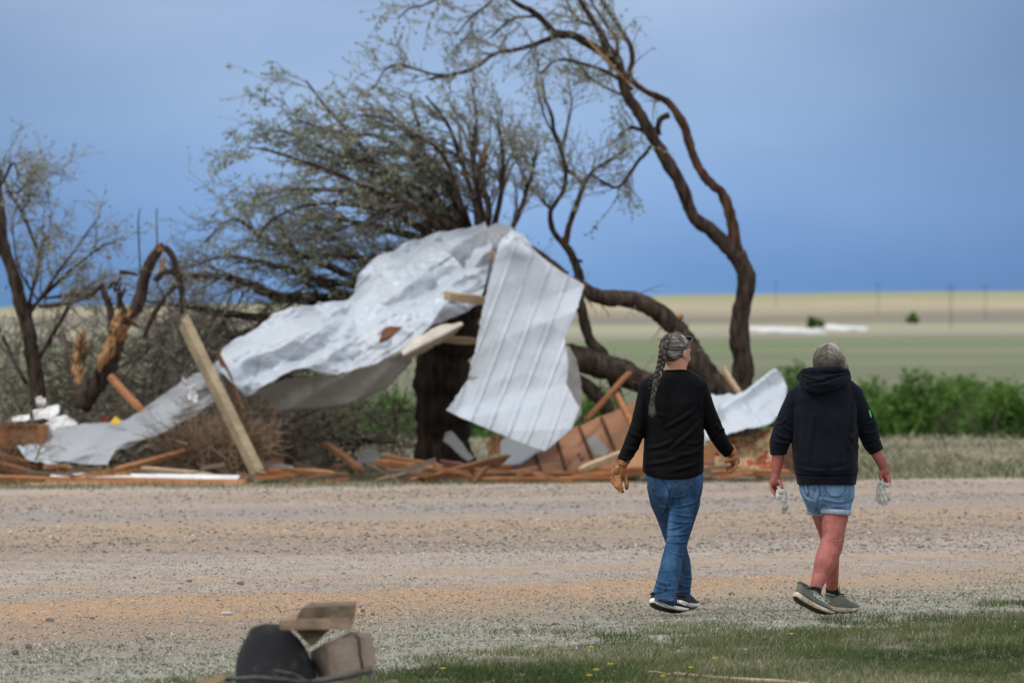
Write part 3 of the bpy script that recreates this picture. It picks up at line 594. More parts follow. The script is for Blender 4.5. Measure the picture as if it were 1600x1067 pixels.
# D: the thick standing trunk with its crown thrown to the left
Dt = Tree('broken_tree', 695, 735, 69.5, 'tree with thick dark trunk and wide grey green crown swept left over the metal sheets', 'tree')
Dt.limb([(700, 745, 52), (697, 722, 46), (694, 690, 43), (690, 640, 42), (690, 590, 43), (696, 540, 45), (708, 490, 46), (722, 440, 40), (735, 405, 30), (745, 380, 20)], 'bark_dark', 'trunk', 22, rough=.05, source=False)
LC = [[(745, 400, 9), (700, 332, 8), (640, 292, 6.5), (592, 258, 5), (545, 205, 3.5), (505, 162, 2.5), (478, 127, 1.5)], [(740, 395, 8), (690, 345, 7), (620, 318, 5), (540, 300, 4), (460, 296, 2.5), (400, 305, 1.4)],
      [(745, 390, 7), (720, 320, 6), (690, 270, 5), (650, 222, 3.5), (622, 190, 2.2), (600, 172, 1.3)], [(750, 385, 7), (742, 320, 5), (720, 250, 4), (700, 195, 3), (665, 150, 1.6)],
      [(755, 380, 7), (765, 330, 5.5), (750, 280, 5), (756, 250, 4.5)], [(770, 370, 6), (782, 300, 4), (786, 240, 2.6), (778, 185, 1.4)],
      [(790, 375, 4), (808, 340, 4), (822, 300, 3.5), (815, 268, 2.5), (800, 240, 1.5)], [(820, 300, 2.5), (832, 270, 2), (838, 240, 1.2)],
      [(735, 400, 9), (660, 372, 7), (590, 352, 5), (520, 342, 3), (452, 335, 1.6)], [(720, 412, 8), (640, 398, 6), (560, 402, 4), (500, 398, 2)],
      [(742, 390, 7), (700, 302, 6), (640, 243, 4), (590, 214, 3), (540, 212, 1.6)], [(725, 390, 8), (650, 330, 6), (560, 285, 4), (480, 255, 2.8), (420, 235, 1.8), (388, 231, 1)],
      [(700, 380, 7), (600, 330, 5), (500, 318, 3), (430, 340, 1.6), (404, 365, 1)], [(735, 395, 6), (680, 300, 4), (655, 200, 3), (640, 145, 1.6)], [(760, 375, 5), (740, 250, 4), (745, 180, 2), (735, 130, 1.2)],
      [(690, 340, 5), (600, 280, 4), (520, 240, 2.8), (460, 210, 1.8), (425, 205, 1)], [(640, 300, 4), (560, 240, 3), (500, 200, 2), (450, 185, 1.1)], [(720, 330, 4), (690, 240, 3), (610, 190, 2), (560, 180, 1.1)]]
for i, l in enumerate(LC): Dt.limb(l, 'bark', 'limb', 8, dd=random.uniform(-1.4, 1.2), tip=random.uniform(-.3, .3), rough=.1)
mb = MB(); mb.tube([W(756, 255, 69.4), W(757, 238, 69.4), W(759, 221, 69.4)], [.03, .035, .008], 6, jit=.25); mb.build('splinter', M['splinter'], Dt.root)
p0, r0 = Dt.src(); left = p0[:, -1, 0] < (690-800)/FPX*69.5
def crown(pp, rr, m1, m2, m3, bias, leafn, L=(.45, 1.0)):
    q = cap_r(spawn(pp, rr, m1, .15, 1, .75, L[0], L[1], .5, bias), .006, .016); p1, r1 = grow_np(*q, K=6, wander=.16, bias=tuple(np.array(bias)*.35))
    q = cap_r(spawn(p1, r1, m2, .1, 1, .75, .15, .45, .6, bias), .0035, .008); p2, r2 = grow_np(*q, bias=(0, 0, -.05))
    q = cap_r(spawn(p2, r2, m3, .1, 1, .8, .06, .2, .7), .0028, .005); p3, r3 = grow_np(*q, K=4)
    return [(p1, r1, 4), (p2, r2, 3), (p3, r3, 3)], [leaves_np(p2, leafn*2, .05, .22), leaves_np(p3, leafn, .05, .22)]
a1, b1_ = crown(p0[left], r0[left], 13, 5, 2, (-.42, 0, -.06), 5)
a2, b2_ = crown(p0[~left], r0[~left], 13, 5, 2, (-.1, 0, .25), 2, (.3, .8))
inner = p0[left][:, :12], r0[left][:, :12]
a3, b3_ = crown(inner[0], inner[1], 6, 5, 2, (-.2, 0, .05), 2, (.3, .7))
finish(Dt, a1+a2+a3, b1_+b2_+b3_)

# E: fallen crown lying lower left of it
E = Tree('fallen_tree', 560, 740, 71, 'fallen grey leafed crown lying behind the crumpled metal sheet', 'fallen tree')
LE = [[(600, 480, 11), (545, 466, 10), (480, 468, 9), (430, 462, 7.5), (380, 440, 6), (325, 431, 5), (288, 433, 3.5)], [(570, 445, 6), (480, 400, 5), (420, 378, 4), (375, 345, 3), (350, 350, 1.8), (320, 378, 1)],
      [(560, 450, 6), (470, 428, 5), (400, 408, 3), (350, 400, 2), (300, 418, 1.2)], [(610, 520, 9), (500, 505, 7), (400, 515, 5), (330, 545, 3), (280, 580, 1.6)],
      [(560, 470, 6), (500, 440, 5), (450, 380, 3), (440, 345, 1.6)], [(420, 490, 5), (380, 530, 4), (340, 520, 3), (300, 470, 1.6)], [(600, 450, 6), (560, 400, 5), (520, 370, 3), (490, 350, 1.4)],
      [(560, 520, 7), (470, 540, 5), (380, 560, 4), (300, 555, 2.5), (240, 520, 1.5)], [(440, 500, 6), (360, 490, 5), (290, 480, 3), (230, 470, 1.5)], [(520, 600, 6), (420, 590, 5), (330, 620, 3), (250, 610, 2)]]
for l in LE: E.limb(l, 'bark', 'limb', 8, dd=random.uniform(-1.0, 1.4))
E.limb([(500, 630, 9), (510, 660, 8), (514, 700, 8), (505, 735, 9)], 'bark_dark', 'limb', source=False)
E.limb([(360, 700, 10), (420, 693, 10), (500, 690, 8), (620, 688, 5)], 'bark_dark', 'limb', source=False)
p0, r0 = E.src(); aE, bE = crown(p0, r0, 20, 6, 2, (-.15, 0, .02), 1, (.3, .9)); finish(E, aE, bE)

# F: tree at the left edge
F_ = Tree('broken_tree', 60, 720, 69, 'dark thin tree with bare branches at the left edge of the picture', 'tree')
F_.limb([(72, 720, 12), (62, 640, 12), (50, 570, 12), (44, 520, 11.5), (33, 470, 11), (10, 410, 9), (2, 360, 8), (0, 300, 6), (-6, 250, 5)], 'bark', 'trunk', 12, source=False)
for l in [[(50, 540, 5), (48, 470, 4.5), (62, 405, 4), (50, 370, 3.5), (32, 330, 3.5), (15, 300, 3), (3, 270, 2.5), (8, 240, 1.5)], [(60, 400, 3.5), (70, 375, 2.5), (72, 368, 2)], [(2, 290, 3), (20, 255, 2.6), (27, 272, 2), (25, 285, 1)],
          [(10, 300, 2.5), (30, 300, 2), (52, 276, 1)], [(33, 330, 2.5), (45, 310, 2), (20, 285, 1.4)], [(40, 500, 4), (80, 440, 3.5), (110, 400, 2.5), (150, 345, 1.5)], [(50, 480, 4), (100, 430, 3), (160, 385, 2.2), (190, 382, 1)], [(60, 470, 3), (30, 420, 2.5), (18, 345, 1.5)],
          [(70, 465, 3), (110, 462, 3), (140, 468, 2)], [(60, 560, 5), (90, 510, 4.5), (120, 460, 4), (150, 440, 2)], [(40, 600, 5), (10, 540, 4), (-20, 470, 3)]]:
    l = [(q[0], q[1], q[2]*.72) for q in l]
    F_.limb(l, 'bark', 'limb', 8, dd=random.uniform(-.8, 1.0))
p0, r0 = F_.src(); aF, bF = crown(p0, r0, 10, 5, 1, (.12, 0, .05), 2, (.25, .75)); finish(F_, aF, bF)

# G: splintered snag
G = Tree('snag', 150, 700, 67.5, 'splintered snag with torn orange wood, its broken top bent back down', 'broken tree')
G.limb([(125, 640, 14), (150, 600, 15), (170, 560, 15), (188, 532, 14), (195, 510, 12), (212, 480, 10), (225, 440, 9), (233, 415, 8.5), (245, 392, 7), (256, 382, 7)], 'bark', 'trunk', 12, rough=.14, source=False)
G.limb([(256, 384, 6), (268, 400, 5.5), (276, 425, 5), (283, 455, 5), (286, 490, 4)], 'bark', 'limb')
G.limb([(276, 445, 4.5), (258, 465, 4), (240, 490, 4), (225, 530, 3)], 'bark', 'limb'); G.limb([(242, 440, 5), (262, 426, 5), (285, 432, 4)], 'bark', 'limb'); G.limb([(254, 425, 4), (253, 410, 4), (256, 404, 4)], 'splinter', 'broken_end', source=False)
G.limb([(187, 425, 3.5), (205, 427, 3), (216, 430, 2.5)], 'bark', 'limb', source=False); G.limb([(218, 480, 2), (219, 420, 1.3), (216, 350, .9), (219, 325, .6)], 'bark', 'limb', source=False); G.limb([(246, 390, 1.2), (245, 350, 1), (245, 325, .7)], 'bark', 'limb', source=False)
G.limb([(178, 520, 8), (172, 485, 6), (163, 462, 5), (158, 448, 3)], 'bark', 'limb'); G.limb([(60, 478, 3), (100, 474, 4), (140, 462, 4), (162, 446, 4)], 'bark', 'limb')
G.limb([(190, 530, 7), (196, 500, 8), (186, 470, 5), (196, 450, 3)], 'bark', 'limb', source=False)
def splinters(root, px, py, D, n, Lp, w, base=(0, 0, 1), sp=.8, mat='splinter'):
    for k in range(n):
        p = W(px+random.uniform(-w, w), py+random.uniform(-w, w), D+random.uniform(-.15, .15)); d = (Vector(base)+Vector([random.gauss(0, sp*.6) for _ in range(3)])).normalized(); L = Lp*random.uniform(.5, 1.2)/FPX*D
        mb = MB(); r = random.uniform(.014, .040); q_ = Vector([random.gauss(0, .02) for _ in range(3)]); mb.tube([p-d*L*.5, p-d*L*.1+q_, p+d*L*.3-q_*.6, p+d*L*.6+q_, p+d*L*.9], [r*.6, r, r*.8, r*.45, .002], 5, jit=.35, flat=.4); mb.build('splinter', M[mat], root)
splinters(G.root, 126, 545, 67.3, 13, 36, 6, (.15, 0, 1), .3); splinters(G.root, 128, 550, 67.25, 5, 26, 8, (-.1, 0, 1), .5, 'bark_red'); splinters(G.root, 190, 512, 67.2, 14, 30, 11, (.5, 0, .8), .45); splinters(G.root, 196, 508, 67.15, 5, 24, 8, (.9, 0, .2), .5, 'bark_red'); splinters(G.root, 168, 550, 67.2, 11, 48, 8, (.45, 0, 1), .2); splinters(G.root, 122, 588, 67.2, 6, 24, 7, (.2, 0, .9), .5); splinters(G.root, 250, 390, 67.4, 4, 18, 4, (0, 0, 1)); splinters(G.root, 182, 450, 67.4, 4, 26, 5, (0, 0, 1), mat='bark')
p0, r0 = G.src(); q = cap_r(spawn(p0, r0, 14, .1, 1, 1.1, .15, .5, .3), .004, .008); p1, r1 = grow_np(*q); q = cap_r(spawn(p1, r1, 3, .1, 1, .8, .08, .25, .6), .003, .006); p2, r2 = grow_np(*q); finish(G, [(p1, r1, 4), (p2, r2, 3)])

# brush heaps: tangles of broken twigs low in the wreckage
def brush(px0, px1, top, D, n, label, mat='twig', leaf=0, L=(.5, 1.3), bottom=735, up=.5, dep=.9, loc=None):
    px = (px0+px1)/2; p = W(px, bottom, D); p.z = gbvh_cache(p.x, p.y); root = empty('brush_heap', p, label, 'brush', None)
    xs_ = ((rng.uniform(px0, px1, n))-800)/FPX*D; zt = W(0, top, D).z; z0 = W(0, bottom, D).z
    P = np.c_[xs_, D+rng.normal(0, dep*.5, n), z0+(zt-z0)*rng.uniform(0, .75, n)**1.1]; d = nrm(np.c_[rng.normal(0, 1, n), rng.normal(0, .5, n), rng.normal(up, .5, n)])
    p1, r1 = grow_np(P, d, rng.uniform(*L, n), rng.uniform(.006, .016, n), 6, .22, (0, 0, -.03)); q = cap_r(spawn(p1, r1, 6, .05, 1, .8, .12, .5, .6), .0035, .008); p2, r2 = grow_np(*q)
    q = cap_r(spawn(p2, r2, 3, .1, 1, .8, .06, .2, .7), .0028, .005); p3, r3 = grow_np(*q, K=4)
    for pp in (p1, p2, p3): pp[..., 2] = np.maximum(pp[..., 2], .012)
    T = type('T', (), {'root': root})(); finish(T, [(p1, r1, 4), (p2, r2, 3), (p3, r3, 3)], [leaves_np(p3, leaf, .045, .22)] if leaf else None, mat)
brush(-60, 130, 475, 71, 150, 'grey tangle of broken twigs behind the tree at the left edge', leaf=1)
brush(120, 330, 468, 70.5, 260, 'dense grey brush between the splintered snag and the crumpled sheet', leaf=1)
brush(300, 480, 440, 71.5, 260, 'dense grey brush piled behind the left end of the crumpled sheet', leaf=1)
brush(230, 470, 625, 69, 330, 'dark brush packed under the crumpled sheet', 'twig', 0, (.3, .9))
brush(470, 660, 600, 71, 90, 'thin bare brush left of the thick trunk', 'twig', 1, (.4, 1.0))
brush(285, 400, 665, 66.2, 120, 'tan dry twigs heaped at the foot of the leaning post', 'dry', 0, (.15, .5), 735, .5, .5)
brush(-20, 60, 690, 66.0, 70, 'tan dry twigs in the corner below the orange box', 'dry', 0, (.15, .4), 740, .4, .5)
brush(560, 760, 400, 71.0, 120, 'grey brush caught behind the top of the crumpled sheet', leaf=1, bottom=520)
M['yellow'] = noisy('yellow_scrap', (.55, .36, .02), (.65, .45, .06), 8)
M['red'] = noisy('red_cloth', (.14, .03, .02), (.24, .05, .03), 8)
# ------------------------------------------------------------------ sheet metal
def sheet(name, rows, nu, nv, disp, mat, label=None, cat=None, parent=None, thick=.003, segs=None):
    """rows of (column, row, distance) polylines lofted one to the next"""
    R_ = [resample([(r+(rows[0][0][2],))[:3] if len(r) == 2 else r for r in row], nu) for row in rows]
    V = []; n = len(R_)
    for j in range(nv):
        f = j/(nv-1)*(n-1); k = min(int(f), n-2); w = f-k
        for i in range(nu):
            a = R_[k][i]*(1-w)+R_[k+1][i]*w
            if j in (0, nv-1): a = a+np.array([0, 2.2*noise.noise(Vector((i*.16+len(rows), j*.1, nu*.37)))+1.2*noise.noise(Vector((i*.5, j, nu))), 0])
            p = W(*a); d = disp(a[0], a[1], i/(nu-1), j/(nv-1), p); p.y -= d; p.z += d*.25; V.append(tuple(p))
    idx = np.arange(nu*nv).reshape(nv, nu); F = np.stack([idx[:-1, :-1], idx[:-1, 1:], idx[1:, 1:], idx[1:, :-1]], -1).reshape(-1, 4)
    v = np.array(V); base = (float(v[:, 0].mean()), float(v[:, 1].mean()), float(v[:, 2].min()))
    o = npmesh(name, v, F, M[mat], parent, smooth=True, loc=None if parent else base)
    m = o.modifiers.new('thickness', 'SOLIDIFY'); m.thickness = thick
    if label: tag(o, label, cat)
    return o
def ridge(p, s, seed): return 1-abs(noise.noise(Vector((p.x*s+seed, p.y*s, p.z*s))))*2
def vor(p, s, seed):
    d, _ = noise.voronoi(Vector((p.x*s+seed, p.y*s*.5, p.z*s)), distance_metric='DISTANCE'); return d[1]-d[0]
def ribs(px, py, dx, dy, period, width, h, off=0):
    L = math.hypot(dx, dy); c = (px*dy-py*dx)/L+off; m = (c % period); m = min(m, period-m); return h*max(0, 1-m/width)
def crumpled(amp, s, seed, dent=.5, rib=None, fold=0, ang=-.5):
    ca, sa = math.cos(ang), math.sin(ang)
    def f(px, py, u, v, p):
        base = 0
        if fold:
            al, ac = p.x*ca-p.z*sa, p.x*sa+p.z*ca; w_ = .25*noise.noise(Vector((al*.8, ac*.8, seed)))
            base = fold*(1-2.2*abs(noise.noise(Vector((al*.42, (ac+w_)*1.9, seed+20)))))+fold*.45*(1-2.2*abs(noise.noise(Vector((al*.9+3, (ac-w_)*4.2, seed+31)))))
            base += fold*.42*min(vor(Vector((al*.55+.3*noise.noise(p*1.7), 0, ac*1.5)), 1.9, seed+2), .8)
            tri = noise.noise(Vector((al*1.4, ac*1.4, seed+7))); base += fold*.8*(abs(tri)**.7)
        q = Vector((p.x+.12*noise.noise(p*3), p.y, p.z+.12*noise.noise(p*3+Vector((5, 0, 0)))))
        e = amp*(1.15*(min(vor(q, s, seed), .7)) + .7*ridge(q, s*.7, seed+3)*.6 + .30*ridge(q, s*2.3, seed+9)) + .25*amp*noise.noise(q*s*5)
        if rib: e += ribs(px, py, *rib)
        return e+base
    return f
# long crumpled sheet draped from the trunk's top to the lower left
S1 = [[(352, 566, 68.6), (372, 547, 68.6), (430, 514, 68.7), (500, 490, 68.8), (548, 486, 68.9), (561, 455, 69.2), (602, 410, 69.4), (640, 390, 69.4), (700, 372, 69.4), (735, 356, 69.3), (758, 349, 69.2)],
      [(345, 585, 67.9), (380, 580, 67.8), (440, 555, 67.8), (510, 540, 67.9), (560, 535, 68.1), (592, 500, 68.3), (640, 455, 68.5), (690, 430, 68.6), (730, 405, 68.7), (755, 385, 68.8), (768, 372, 68.9)],
      [(341, 590, 67.2), (384, 627, 67.1), (450, 600, 67.0), (530, 592, 67.0), (592, 573, 67.1), (636, 548, 67.3), (680, 524, 67.5), (722, 507, 67.7), (748, 495, 67.9), (756, 470, 68.1), (770, 398, 68.4)]]
sheet('metal_sheet', S1, 330, 120, crumpled(.075, 2.4, 3.3, rib=(300, -190, 34, 2.6, .024, 11), fold=.38), 'metal', 'long crumpled white metal sheet draped from the treetop down to the left', 'metal sheet')
S1b = [[(384, 627, 67.12), (450, 600, 67.02), (530, 592, 67.02), (592, 573, 67.12), (636, 548, 67.32)], [(400, 640, 67.25), (447, 649, 67.2), (540, 638, 67.2), (606, 612, 67.3), (645, 572, 67.4)], [(410, 628, 67.9), (460, 622, 67.9), (540, 612, 67.9), (600, 596, 67.9), (640, 568, 67.9)]]
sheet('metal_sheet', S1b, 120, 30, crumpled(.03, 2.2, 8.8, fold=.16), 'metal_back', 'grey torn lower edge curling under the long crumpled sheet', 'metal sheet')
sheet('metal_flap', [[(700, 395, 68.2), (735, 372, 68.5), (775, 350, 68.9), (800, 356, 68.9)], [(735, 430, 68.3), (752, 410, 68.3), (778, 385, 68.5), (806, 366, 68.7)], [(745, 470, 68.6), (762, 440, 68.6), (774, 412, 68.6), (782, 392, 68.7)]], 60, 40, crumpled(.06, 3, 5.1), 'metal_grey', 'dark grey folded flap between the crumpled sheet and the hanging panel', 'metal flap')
# cream flashing and the hole's torn lip
sheet('cream_flashing', [[(626, 548, 66.75), (650, 527, 66.8), (690, 508, 66.9), (722, 504, 66.95)], [(630, 556, 66.6), (660, 540, 66.6), (700, 520, 66.7), (724, 507, 66.8)], [(637, 562, 66.85), (665, 549, 66.9), (700, 530, 66.9), (720, 512, 66.95)]], 40, 12, crumpled(.012, 5, 2.), 'cream', 'cream curled strip of flashing on the lower edge of the crumpled sheet', 'flashing')
sheet('torn_lining', [[(598, 516, 66.75), (612, 509, 66.75), (627, 512, 66.75)], [(592, 534, 66.72), (606, 530, 66.7), (622, 519, 66.72)], [(591, 537, 66.74), (598, 535, 66.74), (607, 531, 66.74)]], 16, 10, crumpled(.02, 7, 1.), 'wood_brown', 'torn brown patch showing in the middle of the crumpled sheet', 'lining')
# the hanging ribbed panel
S2L = [(781, 380, 67.0), (773, 407, 66.7), (762, 450, 66.5), (754, 485, 66.4), (742, 550, 66.2), (731, 593, 66.1), (698, 642, 65.9), (727, 655, 65.8), (765, 671, 65.8), (800, 686, 65.8), (826, 697, 65.8)]
S2R = [(812, 369, 67.3), (843, 400, 67.0), (874, 423, 66.9), (913, 446, 66.9), (901, 485, 66.6), (882, 528, 66.5), (888, 570, 66.4), (885, 600, 66.3), (905, 638, 66.1), (893, 670, 65.9), (851, 706, 65.8)]
def panel(px, py, u, v, p):
    c = (px*450+py*170)/481
    e = ribs(px, py, -170, 450, 31, 1.5, .020, 8) + ribs(px, py, -170, 450, 31, 1.1, .007, 18) + .10*noise.noise(p*.9) + .075*ridge(p, 1.3, 4)*(.4+.6*noise.noise(p*.8)) + .012*ridge(p, 3.1, 8)
    e += .035*math.exp(-((c-862)/26)**2) - .05*math.exp(-(((px-716)+(py-640)*.2)/16)**2)*(1 if py > 590 else 0) + .018*ridge(p, 5, 1)*max(0, noise.noise(p*1.7+Vector((4, 1, 1))))
    return e
def panel_grid():
    L_ = resample(S2L, 170); R2 = resample(S2R, 170); V = []; nu = 190
    for j in range(170):
        for i in range(nu):
            w = i/(nu-1); a = L_[j]*(1-w)+R2[j]*w
            if i == nu-1 or i == 0: a = a+np.array([1.6*noise.noise(Vector((j*.3, i, 0))), 0, 0])
            p = W(*a); d = panel(a[0], a[1], w, j/169, p); p.y -= d; p.z += d*.1; V.append(tuple(p))
    idx = np.arange(170*nu).reshape(170, nu); F = np.stack([idx[:-1, :-1], idx[:-1, 1:], idx[1:, 1:], idx[1:, :-1]], -1).reshape(-1, 4)
    v = np.array(V); o = npmesh('hanging_metal_sheet', v, F, M['metal'], smooth=True, loc=(float(v[:, 0].mean()), float(v[:, 1].mean()), float(v[:, 2].min())))
    m = o.modifiers.new('thickness', 'SOLIDIFY'); m.thickness = .003
    tag(o, 'ribbed white metal panel hanging straight down from the treetop', 'metal panel')
panel_grid()
sheet('torn_edge', [[(776, 392, 66.6), (786, 372, 66.8), (800, 362, 66.9), (815, 366, 67.0), (830, 384, 66.9)], [(778, 398, 66.5), (790, 386, 66.5), (802, 382, 66.6), (816, 380, 66.7), (834, 396, 66.8)]], 50, 12, crumpled(.07, 7, 2.), 'metal', 'frayed crumpled white strip at the top of the hanging panel', 'metal scrap')
sheet('metal_sheet', [[(886, 540, 67.4), (900, 560, 67.4), (908, 600, 67.4), (908, 650, 67.2), (890, 672, 67)], [(860, 560, 67.2), (870, 600, 67.1), (874, 640, 67.1), (876, 660, 67), (870, 690, 66.9)]], 60, 30, crumpled(.05, 2, 6.), 'metal_back', 'dull grey curled sheet behind the right edge of the hanging panel', 'metal sheet')
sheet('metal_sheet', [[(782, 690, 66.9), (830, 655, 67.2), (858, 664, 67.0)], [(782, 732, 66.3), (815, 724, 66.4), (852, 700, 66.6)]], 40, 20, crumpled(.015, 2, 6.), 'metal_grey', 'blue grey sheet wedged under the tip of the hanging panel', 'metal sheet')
# lower left sheet
S3 = [[(52, 696, 66.6), (70, 688, 66.7), (130, 674, 67.0), (197, 660, 67.2), (240, 634, 67.5), (281, 606, 67.8), (312, 592, 68), (345, 574, 68.3)], [(60, 708, 66.3), (90, 704, 66.3), (140, 694, 66.5), (200, 680, 66.7), (244, 655, 67.1), (282, 630, 67.4), (314, 612, 67.7), (347, 594, 68)],
      [(66, 716, 66.1), (100, 716, 66.1), (140, 712, 66.1), (200, 702, 66.3), (246, 680, 66.8), (284, 650, 67.2), (314, 630, 67.6), (350, 612, 67.9)], [(70, 730, 65.9), (98, 731, 65.8), (169, 735, 65.8), (184, 713, 66.1), (206, 709, 66.3), (250, 684, 66.8), (306, 650, 67.3), (352, 622, 67.8)]]
sheet('metal_sheet', S3, 200, 60, crumpled(.03, 2., 2.2, rib=(300, -90, 26, 4, .02, 3), fold=.2, ang=-.3), 'metal_shaded', 'long bent grey white sheet running from the brush to the ground at left', 'metal sheet')
sheet('metal_sheet', [[(27, 697, 65.6), (36, 700, 65.6), (44, 694, 65.8), (80, 700, 65.9), (121, 713, 66.0), (128, 718, 66)], [(42, 719, 65.5), (52, 721, 65.5), (70, 724, 65.5), (98, 729, 65.5), (112, 731, 65.5), (124, 726, 65.7)]], 60, 20, crumpled(.03, 3, 4.2), 'metal', 'short torn white sheet lying lowest at the left, before the long bent one', 'metal sheet')
def scrap(rows, label, mat='white_scrap', amp=.05, s=5, seed=1., name='scrap', cat='scrap', nu=30, nv=14): return sheet(name, rows, nu, nv, crumpled(amp, s, seed), mat, label, cat)
scrap([[(52, 642, 66.5), (70, 640, 66.5), (84, 632, 66.5), (93, 634, 66.5)], [(53, 657, 66.4), (66, 655, 66.4), (80, 657, 66.4), (93, 646, 66.4)]], 'white crumpled scrap standing on the orange box', seed=2.)
scrap([[(70, 664, 66.7), (85, 652, 66.8), (105, 650, 66.8), (122, 662, 66.8)], [(74, 684, 66.5), (90, 684, 66.5), (104, 676, 66.5), (118, 666, 66.6)]], 'pale grey crumpled scrap right of the orange box', seed=3.)
scrap([[(19, 654, 66.5), (30, 650, 66.5), (46, 648, 66.5)], [(20, 660, 66.4), (34, 659, 66.4), (48, 657, 66.4)]], 'small white scrap at the left end of the orange box', seed=4.)
scrap([[(284, 587, 66.6), (296, 606, 66.6), (306, 604, 66.6)], [(288, 610, 66.5), (294, 626, 66.5), (311, 632, 66.5)]], 'ragged white scrap caught in the brush left of the leaning post', seed=5., amp=.09, s=8)
scrap([[(56, 622, 66.9), (64, 620, 66.9), (72, 624, 66.9)], [(58, 636, 66.9), (66, 638, 66.9), (72, 634, 66.9)]], 'dim white scrap in the twigs above the orange box', seed=6.)
scrap([[(696, 676, 68), (704, 672, 68), (720, 690, 68), (740, 716, 68)], [(692, 690, 67.8), (700, 694, 67.8), (712, 706, 67.8), (732, 722, 67.8)]], 'grey strip of siding leaning on the thick trunk', 'metal_back', .01, name='siding_strip', cat='siding')
scrap([[(560, 708, 68), (575, 700, 68), (590, 704, 68)], [(556, 728, 67.8), (578, 724, 67.8), (596, 728, 67.8)]], 'grey crumpled scrap on the ground left of the thick trunk', 'metal_back', seed=7.)
scrap([[(408, 722, 66.8), (430, 723, 66.8), (458, 728, 66.8)], [(408, 730, 66.6), (430, 731, 66.6), (460, 733, 66.6)]], 'pale strip of trim on the ground right of the leaning post', 'metal_back', .006, name='trim_strip', cat='trim')
scrap([[(176, 656, 66.7), (181, 652, 66.7), (188, 656, 66.7)], [(173, 663, 66.6), (181, 664, 66.6), (189, 660, 66.6)]], 'yellow scrap above the long bent sheet', 'yellow', seed=8.)
# right hand sheet behind the women
S4 = [[(1100, 619, 67.6), (1118, 619, 67.5), (1145, 625, 67.6), (1165, 617, 67.8), (1185, 604, 68.0), (1209, 589, 68.2), (1222, 600, 68.2)], [(1098, 650, 67.0), (1118, 645, 66.9), (1148, 648, 67.2), (1172, 655, 67.4), (1196, 648, 67.6), (1220, 626, 67.8), (1228, 612, 67.9)],
      [(1099, 700, 66.6), (1118, 692, 66.5), (1150, 686, 66.5), (1180, 678, 66.6), (1204, 668, 66.8), (1222, 650, 67), (1226, 632, 67.2)]]
sheet('metal_sheet', S4, 160, 90, lambda px, py, u, v, p: crumpled(.03, 2.0, 6.2, fold=.2)(px, py, u, v, p) + ribs(px, py, 260, 330, 26, 3, .022, 4)*(1 if px > 1150 else .3), 'metal', 'bent white metal sheet lying between the two women', 'metal sheet')

# ------------------------------------------------------------------ boards
M['wood_lath'] = wood('pink_lath', (.42, .27, .19), (.60, .43, .33))
def plank(x0, y0, x1, y1, D0, D1, wpx, th, mat, label, jag=.5, name='plank', cat='plank', depth=None):
    a, b = W(x0, y0, D0), W(x1, y1, D1); ax = (b-a).normalized(); wv = wpx/FPX*(D0+D1)/2
    up = Vector((0, -.25, 1)); up = (up-ax*up.dot(ax)).normalized(); sd_ = ax.cross(up); L = (b-a).length; mb = MB(); n = 7; rings = []
    for k in range(n+1):
        s = k/n*L; c = a+ax*s; e = 0
        h = wv/2*(1+.03*math.sin(k*2.1+x0))*(random.uniform(.6, .95) if k in (0, n) and jag > .35 else 1); t2 = (th/2)
        rr = []
        for i, (u, v) in enumerate(((-1, -1), (1, -1), (1, 1), (-1, 1))):
            off = ax*(random.uniform(-1, 1)*jag*wv*1.6 if k in (0, n) else 0); rr.append(c+up*h*v+sd_*t2*u+off+up*.004*math.sin(k*.9+y0))
        rings.append(rr)
    mb.ring_loft(rings); base = (a if a.z < b.z else b).copy(); base.z = min(v[2] for v in mb.v)
    o = mb.build(name, M[mat], smooth=False, loc=base, bevel=.003); return tag(o, label, cat)
